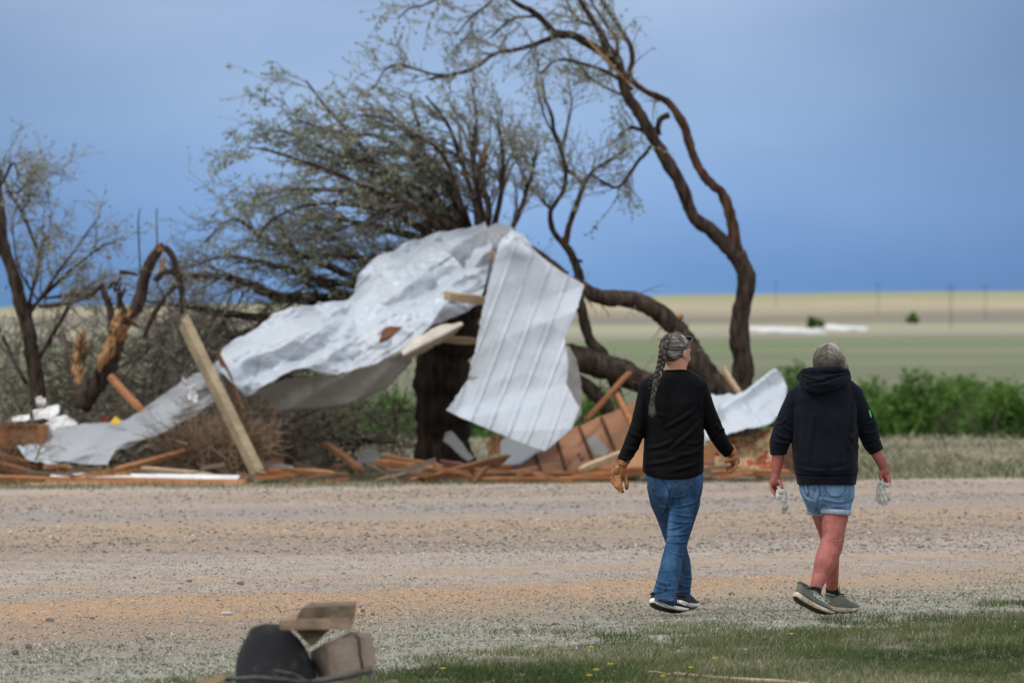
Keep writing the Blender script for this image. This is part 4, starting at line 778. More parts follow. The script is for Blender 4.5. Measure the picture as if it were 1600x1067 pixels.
PL = [(289, 506, 411, 756, 66.6, 65.0, 23, .10, 'wood_post', 'tall weathered square post leaning left in front of the crumpled sheet', .25, 'post', 'post'),
 (170, 737, 315, 699, 65.6, 66.4, 8, .10, 'wood_orange', 'orange plank slanting up to the right below the long bent sheet'),
 (225, 732, 330, 743, 65.4, 65.2, 7, .10, 'wood_pale', 'pale plank lying between the orange one and the white topped beam'),
 (200, 736, 300, 744, 65.7, 65.5, 6, .10, 'wood_brown', 'brown plank under the slanting orange plank'),
 (-30, 748, 145, 751, 64.9, 64.7, 10, .10, 'wood_orange', 'reddish beam lying along the ground at the left edge'),
 (40, 757, 160, 758, 64.4, 64.3, 5, .05, 'wood_pale', 'thin pale lath along the grass at the left'),
 (170, 586, 220, 640, 67.0, 66.6, 8, .08, 'wood_orange', 'orange plank leaning on the snag foot'),
 (355, 585, 382, 655, 66.9, 66.5, 20, .03, 'wood_brown', 'dark red brown splintered board behind the leaning post', 1.6),
 (0, 712, 60, 728, 65.8, 65.6, 9, .08, 'wood_orange', 'orange plank below the orange box'),
 (-20, 722, 50, 740, 65.5, 65.3, 12, .08, 'wood_brown', 'brown plank in the lower left corner of the wreckage'),
 (405, 733, 525, 740, 66.1, 65.9, 8, .10, 'wood_orange', 'orange board lying right of the foot of the leaning post'),
 (505, 690, 562, 732, 67.0, 66.2, 9, .08, 'wood_brown', 'brown plank leaning left of the thick trunk'),
 (590, 722, 710, 736, 66.6, 66.2, 9, .08, 'wood_orange', 'orange plank lying in front of the thick trunk'),
 (598, 712, 690, 728, 67.0, 66.8, 6, .06, 'wood_orange', 'thin orange plank behind the one before the thick trunk'),
 (655, 752, 790, 716, 65.5, 65.9, 13, .08, 'wood_brown', 'broad brown plank slanting up right below the hanging panel'),
 (585, 752, 720, 724, 65.9, 66.3, 8, .06, 'wood_grey', 'grey brown plank slanting under the trunk foot'),
 (640, 750, 800, 728, 65.8, 65.9, 6, .06, 'wood_orange', 'orange plank crossing under the broad brown one'),
 (692, 722, 800, 742, 66.1, 65.9, 7, .06, 'wood_red', 'dark red board lying under the grey blue sheet'),
 (740, 740, 925, 741, 65.6, 65.6, 6, .08, 'wood_brown', 'dark beam along the foot of the rusty wall panel'),
 (745, 749, 955, 747, 65.2, 65.2, 6, .06, 'wood_orange', 'orange lath in front of the dark beam'),
 (741, 752, 760, 730, 65.1, 65.3, 7, .05, 'wood_brown', 'short stub leaning on the dark beam'),
 (905, 735, 972, 707, 65.3, 65.6, 9, .08, 'wood_pale', 'pale plank slanting up behind the gloved left hand'),
 (915, 656, 983, 582, 66.6, 67.0, 6, .05, 'wood_orange', 'thin orange stick standing against the low fallen limb'),
 (964, 617, 992, 672, 66.8, 66.2, 10, .06, 'wood_orange', 'orange plank leaning beside the rusty wall panel, nearest the black sleeve'),
 (905, 737, 1110, 733, 65.4, 65.4, 12, .08, 'wood_orange', 'wide orange plank low behind the woman in jeans'),
 (1085, 739, 1235, 738, 65.3, 65.3, 9, .08, 'wood_orange', 'long red brown plank lying between the two women'),
 (1085, 746, 1180, 747, 65.2, 65.1, 4, .05, 'wood_grey', 'thin grey lath under the long red brown plank'),
 (1130, 575, 1172, 640, 67.9, 67.5, 7, .05, 'wood_pale', 'pale splintered lath leaning by the foot of the tall broken tree', 1.0),
 (697, 462, 757, 470, 67.2, 67.2, 14, .05, 'wood_pale', 'short pale block of wood stuck between the sheet and the hanging panel', .3),
 (684, 529, 742, 533, 67.6, 67.6, 10, .08, 'wood_pale', 'pale board end under the cream flashing'),
 (768, 395, 776, 407, 67.4, 67.4, 9, .05, 'wood_pale', 'tiny pale block at the top of the hanging panel', .2)]
for q in PL:
    x0, y0, x1, y1, D0, D1, w, th, mat, lab = q[:10]; plank(x0, y0, x1, y1, D0, D1, w, th, mat, lab, *(q[10:11] or (.5,)), *(q[11:13] or ()))
# splinters and chips: too many and too small to tell apart
for (nm, mt, x0, x1, n_, lab) in (('wood_splinters', 'wood_orange', 400, 1240, 44, 'orange brown splinters and broken laths strewn along the foot of the wreckage'), ('wood_splinters', 'wood_grey', -20, 1240, 60, 'grey brown splinters and sticks strewn through the foot of the wreckage'), ('wood_splinters', 'splinter', -20, 420, 22, 'pale torn splinters strewn at the left of the wreckage')):
    mb = MB()
    for k in range(n_):
        D = random.uniform(64.6, 67.2); p = W(random.uniform(x0, x1), 0, D); p.z = gbvh_cache(p.x, p.y)+random.uniform(.01, .12)*random.random()**.5*2; a = random.gauss(0, .14); yaw = random.gauss(0, .6); L = random.uniform(.05, .30)
        d = Vector((math.cos(a)*math.cos(yaw), math.sin(yaw)*.5, math.sin(a))).normalized()*random.choice((-1, 1)); p.z = max(p.z, gbvh_cache(p.x, p.y)+abs(d.z)*L+.01)
        u_ = d.cross(Vector((0, 1, 0))).normalized(); mb.box(p, d*L, u_*random.uniform(.008, .03), d.cross(u_)*random.uniform(.005, .015), .15)
    tag(mb.build(nm, M[mt], smooth=False), lab, 'splinters', kind='stuff')
# beam with white painted top edge
def wbox(mb, x0, y0, x1, y1, D0, D1):
    a, b, c, d = W(x0, y0, D0), W(x1, y0, D0), W(x1, y1, D0), W(x0, y1, D0); off = Vector((0, D1-D0, 0)); k = len(mb.v)
    mb.v += [tuple(p) for p in (a, b, c, d, a+off, b+off, c+off, d+off)]
    for f in ((0, 3, 2, 1), (4, 5, 6, 7), (0, 1, 5, 4), (2, 3, 7, 6), (1, 2, 6, 5), (0, 4, 7, 3)): mb.f.append(tuple(k+i for i in f))
rt = empty('painted_beam', W(230, 757, 64.7), 'long beam with white painted top lying on the grass left of the post', 'beam')
plank(70, 753, 383, 757, 64.7, 64.4, 7, .30, 'wood_orange', None, .3, 'board', None).parent = rt; 
pp = plank(78, 744.5, 372, 749.5, 65.1, 64.8, 4, .30, 'white_scrap', None, .3, 'painted_face', None); pp.parent = rt
for c in rt.children: c.location = Vector(c.location)-Vector(rt.location)
# orange box
rt = empty('wooden_box', W(30, 702, 66.2), 'open orange brown wooden box at the left edge of the wreckage', 'box')
for (x0, y0, x1, y1, d0, d1, nm) in ((-40, 667, 58, 697, 66.0, 66.05, 'side_panel'), (58, 664, 69, 700, 65.95, 66.7, 'end_panel'), (-40, 662, 60, 667, 65.97, 66.06, 'top_rail'), (-40, 697, 58, 702, 65.97, 66.7, 'bottom_rail'), (-40, 665, 58, 699, 66.66, 66.7, 'back_panel')):
    mb = MB(); wbox(mb, x0, y0, x1, y1, d0, d1); o = mb.build(nm, M['wood_orange' if nm != 'top_rail' else 'wood_brown'], rt, smooth=False, bevel=.004)
# rusty wall panel with battens and stencilled marks
t = NT('rusty_wall_board', .75, .3); n1 = t.noise(1.6, 5, .7, None, .6); n2 = t.noise(9, 4, .7)
c = t.ramp(n1, [(.25, (.16, .085, .055)), (.45, (.34, .165, .085)), (.62, (.40, .20, .11)), (.8, (.24, .19, .16))]); t.color(t.mix(t.ramp(n2, [(.55, 0.), (.75, .5)]), c, (.15, .10, .08))); t.bump(n2, .01, .4); M['rust'] = t.m
rt = empty('wall_panel', W(890, 742, 66.3), 'rust brown fallen wall panel with battens and a stencilled red diamond', 'wall panel')
PT = [(796, 712), (855, 685), (908, 666), (973, 638), (1010, 620), (1040, 612)]; PB = [(788, 740), (850, 741), (905, 741), (975, 740), (1030, 740), (1060, 740)]
sheet('board', [[(a, b, 67.6) for a, b in PT], [(a, b, 66.2) for a, b in PB]], 60, 20, lambda *a: .01*noise.noise(a[4]*2), 'rust', parent=rt, thick=.02)
def onpanel(px, py):
    yt = np.interp(px, [p[0] for p in PT], [p[1] for p in PT]); v = min(max((py-yt)/(740.5-yt), 0), 1); return W(px, py, 67.6-1.4*v-.03)
for (a, b, c2, d2) in ((905, 668, 935, 739), (940, 654, 975, 738), (832, 698, 846, 738), (868, 682, 885, 738)):
    mb = MB(); mb.tube([onpanel(a+(c2-a)*k/4, b+(d2-b)*k/4)-Vector((0, .02, 0)) for k in range(5)], [.045]*5, 4, flat=.5); mb.build('batten', M['wood_brown'], rt, smooth=False)
M['ink'] = noisy('dark_ink', (.05, .04, .035), (.09, .07, .06), 9); M['red_ink'] = noisy('red_ink', (.38, .055, .04), (.46, .08, .05), 9)
def flat(name, poly, mat, off=.02):
    mb = MB(); q = [onpanel(*p)-Vector((0, off, 0)) for p in poly]; mb.v = [tuple(p) for p in q]+[tuple(p+Vector((0, .015, 0))) for p in q]; n = len(q)
    mb.f = [tuple(range(n))]+[(k, k+n, (k+1) % n+n, (k+1) % n) for k in range(n)]; return mb.build(name, M[mat], rt, smooth=False)
dm = [(881, 711), (893, 721), (883, 734), (869, 723)]; ctr = (881.5, 722)
for k in range(4):
    a, b = dm[k], dm[(k+1) % 4]; f = lambda p, s: (ctr[0]+(p[0]-ctr[0])*s, ctr[1]+(p[1]-ctr[1])*s); flat('diamond_outline', [a, b, f(b, .72), f(a, .72)], 'ink')
flat('diamond_mark', [f(p, .52) for p in dm], 'red_ink')
flat('stencil_mark', [(901, 709), (906, 707), (908, 712), (903, 714)], 'ink'); flat('stencil_mark', [(905, 716), (912, 713), (913, 718), (908, 722)], 'ink')
flat('faded_print', [(914, 686), (930, 680), (942, 690), (952, 704), (945, 712), (928, 710)], 'metal_back')
# patterned bundle and boxes under the right sheet
t = NT('patterned_cloth', .9, .1); n1 = t.noise(4.5, 2, .5, None, .8); t.color(t.ramp(n1, [(.0, (.30, .20, .11)), (.44, (.42, .30, .17)), (.55, (.30, .05, .03)), (.60, (.34, .06, .04)), (.63, (.38, .28, .17)), (1, (.20, .13, .08))], 'CONSTANT')); M['cloth'] = t.m
sheet('patterned_cloth', [[(1118, 690, 66.6), (1150, 686, 66.8), (1185, 677, 66.8), (1210, 668, 66.8)], [(1116, 738, 66.2), (1150, 736, 66.1), (1190, 734, 66.1), (1222, 734, 66.1)]], 60, 30, crumpled(.09, 3.4, 4.), 'cloth', 'bundle of tan cloth with red pattern under the sheet between the women', 'cloth')
scrap([[(1060, 690, 66.9), (1100, 695, 66.9), (1120, 692, 66.9)], [(1060, 738, 66.6), (1100, 737, 66.6), (1122, 737, 66.6)]], 'flat brown board behind the right glove of the woman in jeans', 'wood_orange', .01, name='board', cat='board')
scrap([[(1212, 660, 67.4), (1240, 690, 67.4)], [(1205, 738, 67.0), (1246, 740, 67.0)]], 'dark brown board beside the forearm of the hooded woman', 'wood_brown', .02, name='board', cat='board')
scrap([[(760, 690, 67.2), (772, 680, 67.2), (790, 684, 67.2)], [(764, 714, 67.1), (778, 712, 67.1), (792, 706, 67.1)]], 'torn orange splintered board between trunk and hanging panel', 'splinter', .09, 6, 3., name='board', cat='board')
scrap([[(158, 655, 66.9), (164, 649, 66.9), (171, 650, 66.9)], [(157, 663, 66.9), (164, 663, 66.9), (171, 661, 66.9)]], 'red and brown scrap left of the yellow one', 'red', .02, seed=9.)
# broken lath in the turf
pl = plank(1052, 1052, 1262, 1069, gD(1055), gD(1073), 5, .03, 'wood_lath', 'broken pale pink lath lying in the turf at the bottom edge', .8, 'lath', 'lath')
plank(1012, 1049, 1050, 1052, gD(1056), gD(1056), 2.2, .012, 'wood_pale', 'thin splinter of wood at the left tip of the broken lath', .6, 'splinter_of_wood', 'splinter')
# dark earth bank stick far right
plank(1395, 710, 1565, 712, 92, 92, 6, .15, 'dark', 'dark rotten log on the grassy bank at the right', .8, 'log', 'log')

# ------------------------------------------------------------------ foreground heap
DF = 21.6
M['plastic'] = NT('black_plastic', .42, .35).m
t = NT('scuffed_black_plastic', .4, .4); n1 = t.noise(9, 5, .7); t.color(t.ramp(n1, [(.35, (.003, .0035, .005)), (.55, (.007, .008, .011)), (.75, (.055, .052, .05))])); t.rough(t.ramp(n1, [(.3, .5), (.7, .7)])); t.b.inputs['Specular IOR Level'].default_value = .22; t.bump(t.noise(14, 3, .6), .004, .3); M['plastic'] = t.m
out = [(368, 1064), (368, 1045), (372, 1020), (380, 1003), (386, 992), (390, 983), (398, 978), (412, 974), (430, 974), (446, 978), (458, 988), (470, 1000), (480, 1016), (488, 1034), (494, 1052), (492, 1066), (486, 1080), (470, 1130), (420, 1140), (380, 1110)]
out = catmull([(a, b, 0) for a, b in out+[out[0]]])[:-1:3]; ctrp = (430, 1045)
mb = MB(); rings = []
for (s, d) in ((1.0, .12), (1.0, .012), (.985, .000), (.955, -.006), (.90, -.008), (.6, -.012), (.3, -.014), (.1, -.014)):
    rings.append([W(ctrp[0]+(a-ctrp[0])*s, ctrp[1]+(b-ctrp[1])*s, DF+d+((b-ctrp[1])*s)*-.0012) for a, b, _ in out])
mb.ring_loft(rings, True); o = mb.build('plastic_shell', M['plastic'], loc=W(430, 1140, DF)); tag(o, 'black rounded plastic shell standing on edge left of the block', 'plastic shell')

# concrete block
t = NT('block_concrete', .95, .1); n1 = t.noise(7, 5, .7); n2 = t.noise(60, 4, .7); c = t.ramp(n1, [(.3, (.20, .155, .12)), (.55, (.31, .255, .21)), (.75, (.36, .24, .16))]); t.color(t.mix(t.ramp(n2, [(.5, 0.), (.7, .4)]), c, (.16, .13, .11))); t.bump(n2, .01, .8); M['block'] = t.m
t = NT('cap_concrete', .9, .1); n1 = t.noise(9, 5, .7, t.mapped((1, 1, 2))); n2 = t.noise(70, 4, .7); c = t.ramp(n1, [(.3, (.06, .042, .032)), (.5, (.15, .11, .08)), (.75, (.27, .21, .155))]); t.color(t.mix(t.ramp(n2, [(.5, 0.), (.7, .35)]), c, (.10, .08, .06))); t.bump(n2, .006, .7); M['cap'] = t.m
M['cap_pale'] = noisy('tan_slab', (.17, .12, .085), (.34, .25, .18), 12, .9, .1, (1, 1, 3), .004)
def slab(name, front, back, D0, D1, mat, label, cat, bevel=.0018, cuts=6):
    """front and back outlines (four columns/rows each) joined into one rough solid"""
    bm = bmesh.new(); a = [bm.verts.new(W(x, y, D0)) for x, y in front]; b = [bm.verts.new(W(x, y, D1)) for x, y in back]
    bm.faces.new(a); bm.faces.new(list(reversed(b)))
    for k in range(4): bm.faces.new((a[k], b[k], b[(k+1) % 4], a[(k+1) % 4]))
    bmesh.ops.recalc_face_normals(bm, faces=bm.faces); bmesh.ops.bevel(bm, geom=bm.edges[:], offset=bevel, segments=2, affect='EDGES')
    bmesh.ops.subdivide_edges(bm, edges=[e for e in bm.edges if e.calc_length() > .03], cuts=cuts, use_grid_fill=True)
    for v in bm.verts: v.co += Vector([noise.noise(v.co*14+Vector((k*7, 0, 0)))*.0018 for k in range(3)])
    me = bpy.data.meshes.new(name); bm.to_mesh(me); bm.free()
    v = [x.co for x in me.vertices]; base = Vector((sum(q.x for q in v)/len(v), sum(q.y for q in v)/len(v), min(q.z for q in v)))
    o = link(name, me, M[mat], loc=base); return tag(o, label, cat)
slab('concrete_block', [(514, 1000), (580, 987), (589, 1040), (528, 1056)], [(483, 1018), (548, 985), (556, 1032), (494, 1058)], DF-.12, DF+.14, 'block', 'tan concrete block with a dark seam right of the black shell', 'concrete block', .004)
mb = MB(); mb.tube([W(553, 991, DF-.135), W(560, 996, DF-.135), W(562, 1020, DF-.135), W(567, 1047, DF-.13)], [.005]*4, 5, flat=.4); tag(mb.build('cord', M['rubber_black'], loc=W(560, 1047, DF-.13)), 'thin dark cord round the concrete block', 'cord')
slab('stone_slab', [(435, 969), (548, 966), (550, 983), (437, 984)], [(462, 956), (552, 953), (552, 968), (462, 970)], DF-.1, DF+.12, 'cap_pale', 'lower brown cap slab resting across the black shell and block', 'slab')
slab('stone_slab', [(472, 949), (556, 945), (554, 966), (462, 968)], [(486, 941), (557, 939), (555, 957), (480, 958)], DF-.08, DF+.12, 'cap', 'upper brown cap slab on top of the foreground stack', 'slab')
slab('brick_wedge', [(460, 984), (515, 982), (486, 1010), (478, 1002)], [(462, 984), (518, 981), (490, 1008), (480, 1000)], DF-.04, DF+.08, 'cap', 'dark brown wedge of wood under the slabs', 'wedge')
slab('concrete_block', [(495, 1064), (560, 1058), (566, 1150), (500, 1160)], [(495, 1060), (560, 1054), (566, 1146), (500, 1156)], DF-.1, DF+.25, 'block', 'concrete block at the very bottom under the thin dark frame', 'concrete block')
mb = MB(); z = DF-.2
mb.tube([W(340, 1062, z), W(400, 1058, z), W(440, 1061, z), W(487, 1066, z)], [.008]*4, 6); mb.tube([W(487, 1066, z), W(540, 1056, z), W(582, 1046, z)], [.012, .013, .010], 6)
mb.tube([W(440, 1061, z), W(425, 1049, z), W(428, 1047, z), W(458, 1052, z), W(487, 1068, z), W(500, 1090, z)], [.005]*6, 6)
mb.tube([W(340, 1062, z), W(345, 1150, z), W(350, 1237, z)], [.008]*3, 6); mb.tube([W(582, 1046, z), W(575, 1150, z), W(570, 1238, z)], [.008]*3, 6); mb.tube([W(500, 1090, z), W(500, 1150, z), W(498, 1236, z)], [.006]*3, 6)
tag(mb.build('bent_metal_frame', noisy('dark_frame', (.03, .028, .026), (.09, .085, .08), 30, .5, .4, bump=0), loc=W(450, 1237, z)), 'bent thin dark metal frame at the foot of the foreground stack', 'metal frame')
slab('plank', [(290, 1072), (350, 1050), (352, 1062), (300, 1086)], [(294, 1070), (352, 1051), (354, 1060), (304, 1082)], DF-.3, DF-.2, 'wood_pale', 'splintered board end at the bottom edge left of the black shell', 'plank', .002, 2)
slab('broken_slab', [(352, 1140), (500, 1130), (510, 1236), (350, 1236)], [(352, 1140), (500, 1130), (510, 1236), (350, 1236)], DF-.1, DF+.3, 'block', 'rough slab under the black shell, at the bottom edge', 'slab')
for px, py, r_, lab in ((612, 1066, 13, 'grey round stone at the bottom edge right of the concrete block'), (585, 1070, 9, 'grey stone at the bottom edge touching the concrete block')):
    D = gD(py+6); p = W(px, py, D); p.z = gbvh_cache(p.x, p.y); s = r_/FPX*D; V = I2v*s*np.array([[1, 1, .7]])*(1+.2*np.array([noise.noise(Vector(v)*2) for v in I2v]))[:, None]
    V[:, 2] += s*.45; tag(npmesh('rock', V+np.array(p[:]), I2f, M['rock'], loc=p), lab, 'rock')
# ------------------------------------------------------------------ people
def union(mb, voxel, smooth, name, mat, parent, folds=None, D=33.3, wob=0, flat_bottom=None, post=None):
    me = mb.mesh('tmp'); o = bpy.data.objects.new('tmp', me); COL.objects.link(o)
    bm = bmesh.new(); bm.from_mesh(me); bmesh.ops.recalc_face_normals(bm, faces=bm.faces); bm.to_mesh(me); bm.free()
    m = o.modifiers.new('r', 'REMESH'); m.mode = 'VOXEL'; m.voxel_size = voxel; m.use_smooth_shade = True
    if smooth: s = o.modifiers.new('s', 'SMOOTH'); s.factor = .5; s.iterations = smooth
    dg = bpy.context.evaluated_depsgraph_get(); dg.update(); nm = bpy.data.meshes.new_from_object(o.evaluated_get(dg)); nm.name = name
    bpy.data.objects.remove(o); bpy.data.meshes.remove(me)
    n = len(nm.vertices); co = np.empty(n*3, np.float32); nm.vertices.foreach_get('co', co); co = co.reshape(-1, 3)
    no = np.empty(n*3, np.float32); nm.vertices.foreach_get('normal', no); no = no.reshape(-1, 3)
    px = 800+co[:, 0]/co[:, 1]*FPX; py = HY-(co[:, 2]-CH)/co[:, 1]*FPX; d = np.zeros(n)
    if folds:
        front = np.clip(.35-no[:, 1]*1.4, 0, 1); 
        for (x0, y0, x1, y1, w, amp) in folds:
            vx, vy = x1-x0, y1-y0; L2 = vx*vx+vy*vy; t_ = np.clip(((px-x0)*vx+(py-y0)*vy)/L2, 0, 1)
            dist = np.hypot(px-x0-t_*vx, py-y0-t_*vy-2.2*np.sin(t_*3.14)); ends = np.sin(np.clip(t_*3.1+.02, 0, 3.14))**.5
            prof = np.exp(-(dist/w)**2)-.45*np.exp(-((dist-1.9*w)/w)**2); d += front*prof*amp*.001*np.where((t_ <= 0) | (t_ >= 1), .6, ends)
    if wob:
        d += wob*np.array([noise.noise(Vector((float(c[0])*7, float(c[1])*7, float(c[2])*4.5)))+.6*noise.noise(Vector((float(c[0])*17, float(c[1])*17, float(c[2])*13))) for c in co])
    co = co+no*d[:, None]
    if post: co = post(co)
    nm.vertices.foreach_set('co', co.astype(np.float32).ravel()); nm.update(); nm.materials.clear()
    nm.polygons.foreach_set('use_smooth', [True]*len(nm.polygons))
    ob = link(name, nm, mat, parent)
    return ob, BVHTree.FromPolygons([Vector(v) for v in co], [tuple(p.vertices) for p in nm.polygons])
def ovals(mb, rows, D, n=28, ex=2.3, lean=0):
    """rows: (row, left col, right col, half depth, depth offset) stacked horizontal rings"""
    rings = []
    for (py, l, r, hd, dy) in rows:
        c = W((l+r)/2, py, D); c.y = D+dy; a = (r-l)/2/FPX*D; ring = []
        for j in range(n):
            t_ = 2*math.pi*j/n; ct, st = math.cos(t_), math.sin(t_)
            ring.append(c+Vector((a*math.copysign(abs(ct)**(2/ex), ct), hd*math.copysign(abs(st)**(2/ex), st), 0)))
        rings.append(ring)
    mb.ring_loft(rings)
def limb_px(mb, pts, D, n=18, flat=1.0):
    """pts: (col, row, radius px, depth offset)"""
    q = []
    for i in range(len(pts)-1):
        for k in range(3):
            w = k/3; q.append([pts[i][m]*(1-w)+pts[i+1][m]*w for m in range(4)])
    q.append(list(pts[-1])); P = []
    for c in q: p = W(c[0], c[1], D); p.y = D+c[3]; P.append(p)
    mb.tube(P, [c[2]/FPX*D for c in q], n, flat=flat)
def on(bvh, px, py, off=.001):
    o = Vector((0, 0, CH)); d = (W(px, py, 30)-o).normalized(); h = bvh.ray_cast(o, d)
    if h[0] is None: return None
    n = h[1] if h[1].dot(d) < 0 else -h[1]
    return h[0]+n*off
def stitch(bvh, pts, r, name, mat, parent, dash=0, off=.0008, step=1.0):
    pl = []; 
    for (a, b) in zip(pts[:-1], pts[1:]):
        k = max(1, int(math.dist(a, b)/step))
        for i in range(k): pl.append((a[0]+(b[0]-a[0])*i/k, a[1]+(b[1]-a[1])*i/k))
    pl.append(pts[-1]); P = [on(bvh, *p, off) for p in pl]; mb = MB(); run = []
    for i, p in enumerate(P+[None]):
        if p is None or (run and (p-run[-1]).length > .05):
            if len(run) > 1: mb.tube(run, [r]*len(run), 5)
            run = [] if p is None else [p]
        else:
            run.append(p)
            if dash and len(run) >= dash+1: mb.tube(run, [r]*len(run), 5); run = []
    if mb.v: return mb.build(name, mat, parent)
def patch(bvh, poly, name, mat, parent, th=.0022, res=1.5):
    """a piece of cloth lying on the surface inside a pixel outline"""
    xs_ = [p[0] for p in poly]; ys_ = [p[1] for p in poly]
    def inside(x, y):
        c = False; j = len(poly)-1
        for i in range(len(poly)):
            (xi, yi), (xj, yj) = poly[i], poly[j]
            if (yi > y) != (yj > y) and x < (xj-xi)*(y-yi)/(yj-yi)+xi: c = not c
            j = i
        return c
    nx = int((max(xs_)-min(xs_))/res)+2; ny = int((max(ys_)-min(ys_))/res)+2; ids = {}; V = []; F = []
    for j in range(ny):
        for i in range(nx):
            x, y = min(xs_)+i*res, min(ys_)+j*res
            if inside(x, y):
                p = on(bvh, x, y, th)
                if p is not None: ids[i, j] = len(V); V.append(p)
    for (i, j) in list(ids):
        q = [(i, j), (i+1, j), (i+1, j+1), (i, j+1)]
        if all(k in ids for k in q): F.append(tuple(ids[k] for k in q))
    if not F: return
    me = bpy.data.meshes.new(name); me.from_pydata([tuple(v) for v in V], [], F); me.update(); me.polygons.foreach_set('use_smooth', [True]*len(F))
    o = link(name, me, mat, parent); m = o.modifiers.new('t', 'SOLIDIFY'); m.thickness = th; m.offset = 0; return o

def cloth(name, c1, c2, rough=.9, fine=900, sheen=.0):
    t = NT(name, rough, .09); n = t.noise(6, 4, .6); t.color(t.ramp(n, [(.35, c1), (.65, c2)])); t.bump(t.math('ADD', t.math('MULTIPLY', t.noise(12, 4, .6), 3.0), t.noise(fine, 2, .5)), .003, .5)
    t.b.inputs['Sheen Weight'].default_value = sheen; return t.m
M['sweater'] = cloth('black_knit', (.0022, .0024, .0034), (.0045, .0046, .006), .66, 500, 0)
M['hoodie'] = cloth('navy_fleece', (.0036, .0048, .0095), (.0068, .0085, .0155), .8, 500, .05)
def denim(name, lo, mid, hi):
    t = NT(name, .85, .15); n = t.noise(9, 5, .65, t.mapped((1.4, 1, .6))); n2 = t.noise(420, 2, .6, t.mapped((1, 1, .35))); n3 = t.noise(38, 4, .7, t.mapped((1, 1, .5)))
    c = t.ramp(n, [(.32, lo), (.52, mid), (.72, hi)]); c = t.mix(t.ramp(n3, [(.4, 0.), (.75, .45)]), c, hi); c = t.mix(t.ramp(n2, [(.4, 0.), (.7, .35)]), c, tuple(x*.55 for x in lo)); t.color(c)
    t.bump(t.math('ADD', t.math('MULTIPLY', t.noise(26, 4, .6), 2.0), n2), .0035, .6); return t.m
M['jeans'] = denim('dark_denim', (.012, .036, .088), (.024, .072, .160), (.070, .150, .270))
M['shorts'] = denim('light_denim', (.070, .150, .285), (.135, .245, .410), (.26, .39, .56))
M['hem'] = denim('denim_hem', (.05, .09, .16), (.10, .16, .26), (.22, .30, .40))
M['cuff'] = noisy('turned_cuff', (.24, .31, .40), (.40, .48, .57), 60, .9, .1, bump=.002)
M['thread'] = noisy('thread', (.16, .12, .09), (.24, .18, .13), 60, .9, .1, bump=0)
M['thread_dark'] = noisy('dark_thread', (.012, .022, .05), (.02, .035, .07), 60, .9, .1, bump=0)
def skin(name, a, b, spots=None):
    t = NT(name, .55, .35); n = t.noise(9, 5, .7); c = t.ramp(n, [(.36, a), (.62, b)]); 
    n2 = t.noise(55, 4, .7); c = t.mix(t.ramp(n2, [(.5, 0.), (.75, .35)]), c, tuple(x*.72 for x in a))
    if spots:
        v = t.voro(11); c = t.mix(t.ramp(v, [(.04, .8), (.12, 0.)]), c, spots)
    t.color(c); t.b.inputs['Subsurface Weight'].default_value = .12; t.b.inputs['Subsurface Radius'].default_value = (.01, .004, .002); t.b.inputs['Subsurface Scale'].default_value = .6
    t.bump(t.noise(160, 3, .6), .0015, .5); return t.m
M['skin'] = skin('tanned_skin', (.46, .20, .125), (.57, .28, .185)); M['skin_red'] = skin('sunburnt_skin', (.25, .066, .054), (.38, .125, .098), (.15, .03, .04)); M['skin_leg'] = skin('ruddy_leg_skin', (.36, .105, .068), (.47, .17, .11), (.20, .055, .045))
t = NT('worn_leather_glove', .5, .4); n = t.noise(22, 5, .7); t.color(t.ramp(n, [(.28, (.07, .03, .014)), (.46, (.26, .095, .030)), (.62, (.42, .17, .055)), (.8, (.50, .24, .10))])); t.bump(t.noise(60, 4, .6), .004, .7); M['leather'] = t.m
M['leather_dark'] = noisy('soiled_leather', (.035, .025, .02), (.10, .07, .055), 40, .6, .3, bump=.003)
M['cotton'] = noisy('grey_work_glove', (.36, .35, .32), (.56, .55, .51), 45, .9, .1, bump=.003)
M['cotton_dark'] = noisy('glove_seam', (.16, .155, .15), (.24, .235, .22), 45, .9, .1, bump=.002)
M['shoe_black'] = noisy('black_mesh_shoe', (.006, .006, .007), (.018, .018, .02), 300, .7, .3, bump=.001)
M['shoe_olive'] = noisy('olive_mesh_shoe', (.10, .105, .085), (.155, .16, .135), 300, .85, .2, bump=.001)
M['trim_grey'] = noisy('grey_trim', (.10, .105, .10), (.15, .155, .15), 60, .8, .2, bump=0)
M['sole_white'] = noisy('white_midsole', (.62, .60, .60), (.80, .79, .79), 40, .6, .3, bump=.001)
M['sole_cream'] = noisy('dirty_cream_midsole', (.40, .31, .22), (.66, .57, .46), 40, .75, .2, bump=.002)
M['outsole'] = noisy('dark_outsole', (.018, .016, .013), (.06, .05, .038), 50, .8, .2, bump=.003)
M['print_white'] = noisy('white_print', (.80, .80, .80), (.85, .85, .85), 9, .5, .3, bump=0)
M['print_grey'] = noisy('pale_print', (.36, .38, .36), (.45, .47, .45), 9, .5, .3, bump=0)
M['sock'] = noisy('black_sock', (.006, .006, .006), (.014, .014, .014), 90, .95, .1, bump=.001)
M['lace'] = noisy('dark_lace', (.03, .032, .028), (.06, .06, .05), 90, .9, .1, bump=0)
M['hair1'] = by_attr('silver_hair', [(0, (.035, .030, .027)), (.35, (.11, .10, .092)), (.6, (.24, .225, .21)), (.85, (.50, .49, .47)), (1, (.78, .77, .75))], .45, .5)
M['hair3'] = by_attr('brown_grey_braid', [(0, (.022, .016, .012)), (.35, (.075, .058, .046)), (.6, (.16, .132, .11)), (.85, (.36, .33, .30)), (1, (.62, .60, .57))], .5, .4)
M['hair2'] = by_attr('grey_brown_hair', [(0, (.045, .035, .027)), (.4, (.12, .098, .078)), (.7, (.25, .22, .185)), (1, (.60, .57, .52))], .45, .5)
